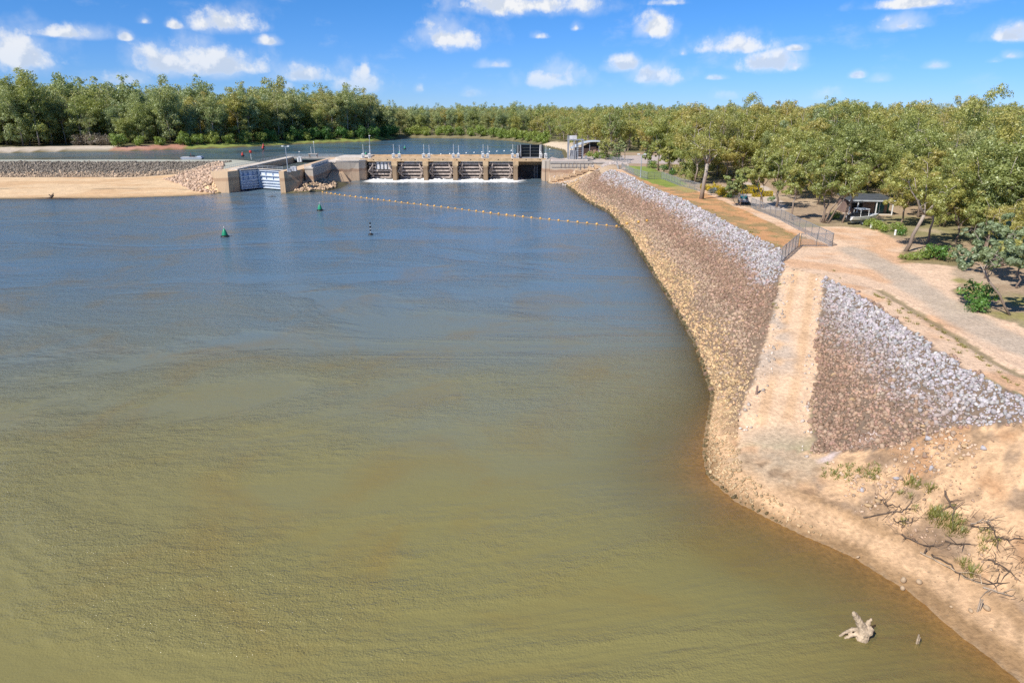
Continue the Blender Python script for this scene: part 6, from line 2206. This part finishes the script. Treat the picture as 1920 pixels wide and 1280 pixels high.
branch([(1728, 1040), (1770, 1065), (1810, 1085), (1850, 1098)], 0.05, 3, 'long pale branch lying beside the leaning stake', 1, 'timber_pale')
branch([(1745, 1045), (1775, 1062), (1800, 1080), (1850, 1100), (1890, 1102)], 0.055, 5, 'forked dark branch crossing the long pale one', 2)
branch([(1620, 972), (1660, 968), (1690, 962), (1702, 958)], 0.05, 5, 'grey curved branch on the sand below the rubble', 3)
branch([(1640, 938), (1665, 948), (1690, 956)], 0.05, 6, 'dark branch at the lower edge of the rubble', 4)
branch([(1850, 1060), (1880, 1075), (1910, 1100)], 0.05, 5, 'dark branch curving out of the right edge', 5)
branch([(1690, 1005), (1720, 1020), (1760, 1030)], 0.05, 6, 'twiggy branch above the leaning stake', 6)
branch([(1770, 1020), (1800, 1030), (1830, 1028)], 0.045, 6, 'bundle of thin twigs right of the leaning stake', 7)
branch([(1840, 915), (1855, 930), (1870, 945)], 0.045, 3, 'straight thin branch high on the low bank', 8)
branch([(1870, 985), (1895, 980), (1925, 990)], 0.05, 6, 'spiky branch at the right edge of the low bank', 9)
branch([(1800, 800), (1818, 820), (1822, 840)], 0.07, 4, 'thick snag where the white stones end', 10)
branch([(1860, 945), (1880, 950), (1900, 945)], 0.05, 5, 'dark twigs in the middle right of the low bank', 11)
branch([(1675, 980), (1700, 990), (1720, 985)], 0.035, 5, 'thin twigs beside the grassy patch', 12)
branch([(1825, 970), (1845, 965), (1865, 968)], 0.035, 4, 'pale thin twigs beside the green weeds', 13, 'timber_grey')
branch([(1845, 1105), (1870, 1112), (1900, 1120)], 0.05, 4, 'branch reaching toward the grey stakes', 14, 'timber_grey')


def tufts(name, lab, spots_, mat, per=70, h=0.5, w=0.35, guess=2.0):
    V, F_, C_ = [], [], []
    n0 = 0
    for (u, v, s) in spots_:
        p = spot(u, v, guess)
        n = int(per * s)
        a = RNG.uniform(0, 6.28, n)
        rr = RNG.uniform(0, w * s, n) ** 1.0
        bx = p.x + np.cos(a) * rr
        by = p.y + np.sin(a) * rr
        hh_ = h * s * RNG.uniform(0.4, 1.1, n)
        ox, oy = np.cos(a) * hh_ * RNG.uniform(0.1, 0.8, n), np.sin(a) * hh_ * RNG.uniform(0.1, 0.8, n)
        wd = 0.012 + 0.014 * RNG.random(n)
        tx, ty = -np.sin(a) * wd, np.cos(a) * wd
        bz = np.array([zt(i, j) for i, j in zip(bx, by)])
        tri = np.stack([np.stack([bx - tx, by - ty, bz], -1), np.stack([bx + tx, by + ty, bz], -1), np.stack([bx + ox, by + oy, bz + hh_], -1)], 1)
        V.append(tri.reshape(-1, 3))
        F_.append(np.arange(3 * n).reshape(n, 3) + n0)
        n0 += 3 * n
        C_.append(np.repeat(np.stack([RNG.random(n) * 0.8 + 0.1 * RNG.random(), RNG.random(n), np.zeros(n)], -1), 3, axis=0))
    stuff(link(name, np_mesh(name, np.concatenate(V), np.concatenate(F_), mat, np.concatenate(C_))), lab, 'grass')


rnd = random.Random(4)
patch = [(rnd.uniform(1538, 1650), rnd.gauss(885, 9), rnd.uniform(0.25, 0.5)) for _ in range(90)]
tufts('grass_patch', 'patch of short green weed at the foot of the stone slope', patch, 'grass_blade', 60, 0.35, 0.5)
weeds = [(1717, 866, 1.2), (1757, 856, 1.2), (1812, 878, 1.2), (1718, 890, 1.0), (1722, 902, 0.8), (1755, 946, 1.2), (1762, 952, 1.0), (1752, 966, 1.0), (1786, 968, 1.4), (1765, 972, 1.0), (1750, 984, 1.2), (1762, 988, 1.4), (1785, 1002, 1.4), (1800, 1010, 1.0),
         (1742, 980, 0.9), (1870, 886, 1.4), (1850, 872, 1.0), (1886, 868, 0.8), (1692, 985, 0.8), (1865, 1010, 0.9), (1843, 1015, 0.8), (1700, 905, 0.7), (1828, 890, 0.6), (1715, 960, 0.7), (1705, 938, 0.7), (1790, 925, 0.6), (1686, 930, 0.7), (1840, 990, 0.6), (1875, 920, 0.7)]
tufts('weed_tufts', 'scattered green weed tufts on the low sandy bank', weeds, 'grass_blade', 95, 0.28, 0.36)
crest_w = [(1645, 556, 1.0), (1666, 571, 0.8), (1684, 583, 0.8), (1687, 587, 0.7), (1700, 597, 0.9), (1703, 603, 0.8), (1718, 608, 0.9), (1765, 633, 0.6), (1798, 662, 0.8), (1777, 638, 0.5), (1788, 655, 0.5), (1563, 508, 0.7), (1575, 522, 0.5),
           (1408, 436, 1.2), (1414, 442, 1.0), (1462, 535, 0.9), (1455, 580, 0.9), (1450, 572, 0.7), (1365, 452, 1.0), (1310, 405, 0.8)]
rnd = random.Random(9)
for _ in range(60):
    f = rnd.random()
    crest_w.append((1640 + 280 * f + rnd.uniform(-4, 4), 560 + 185 * f - 12 * math.sin(3.14 * f) + rnd.uniform(-12, -6), rnd.uniform(0.3, 0.7)))
tufts('crest_weeds', 'dry weeds along the top of the stone banks', crest_w, 'grass_blade', 45, 0.32, 0.35, 7.0)
# dry grass on the orange strip
gs = []
for _ in range(900):
    u, v = rnd.uniform(1240, 1550), rnd.uniform(330, 470)
    q = px(u, v, 7.0)
    if inside([q[0]], [q[1]], STRIP)[0] and fnoise(np.array([q[0]]), np.array([q[1]]), 2.6)[0] > 0.45:
        gs.append((u, v, rnd.uniform(0.3, 0.6)))
tufts('dry_grass', 'sparse dry grass on the orange strip behind the stone bank', gs, 'grass_blade', 30, 0.35, 0.9, 7.0)

# twig litter caught among the weeds
m = MB()
for _ in range(420):
    u, v = rnd.uniform(1640, 1918), rnd.uniform(870, 1130)
    if v > 1.0 * (u - 1640) * 0.55 + 985 or v < 860 or fnoise(np.array([u * 0.1]), np.array([v * 0.1]), 4.0)[0] < 0.46:
        continue
    q = spot(u, v, 2.0)
    an, L = rnd.gauss(0.5, 1.0), rnd.uniform(0.15, 0.75)
    e = Vector((q.x + math.cos(an) * L, q.y + math.sin(an) * L, 0))
    c = (q + e) / 2 + Vector((rnd.uniform(-.06, .06), rnd.uniform(-.06, .06), 0))
    e.z, c.z = zt(e.x, e.y) + 0.03, zt(c.x, c.y) + 0.05
    m.tube([q + Vector((0, 0, 0.02)), c, e], [0.011, 0.009, 0.005], 4, False)
stuff(m.build('twig_litter', 'twig_dark'), 'fine dark twig litter strewn over the low sandy bank', 'twigs')
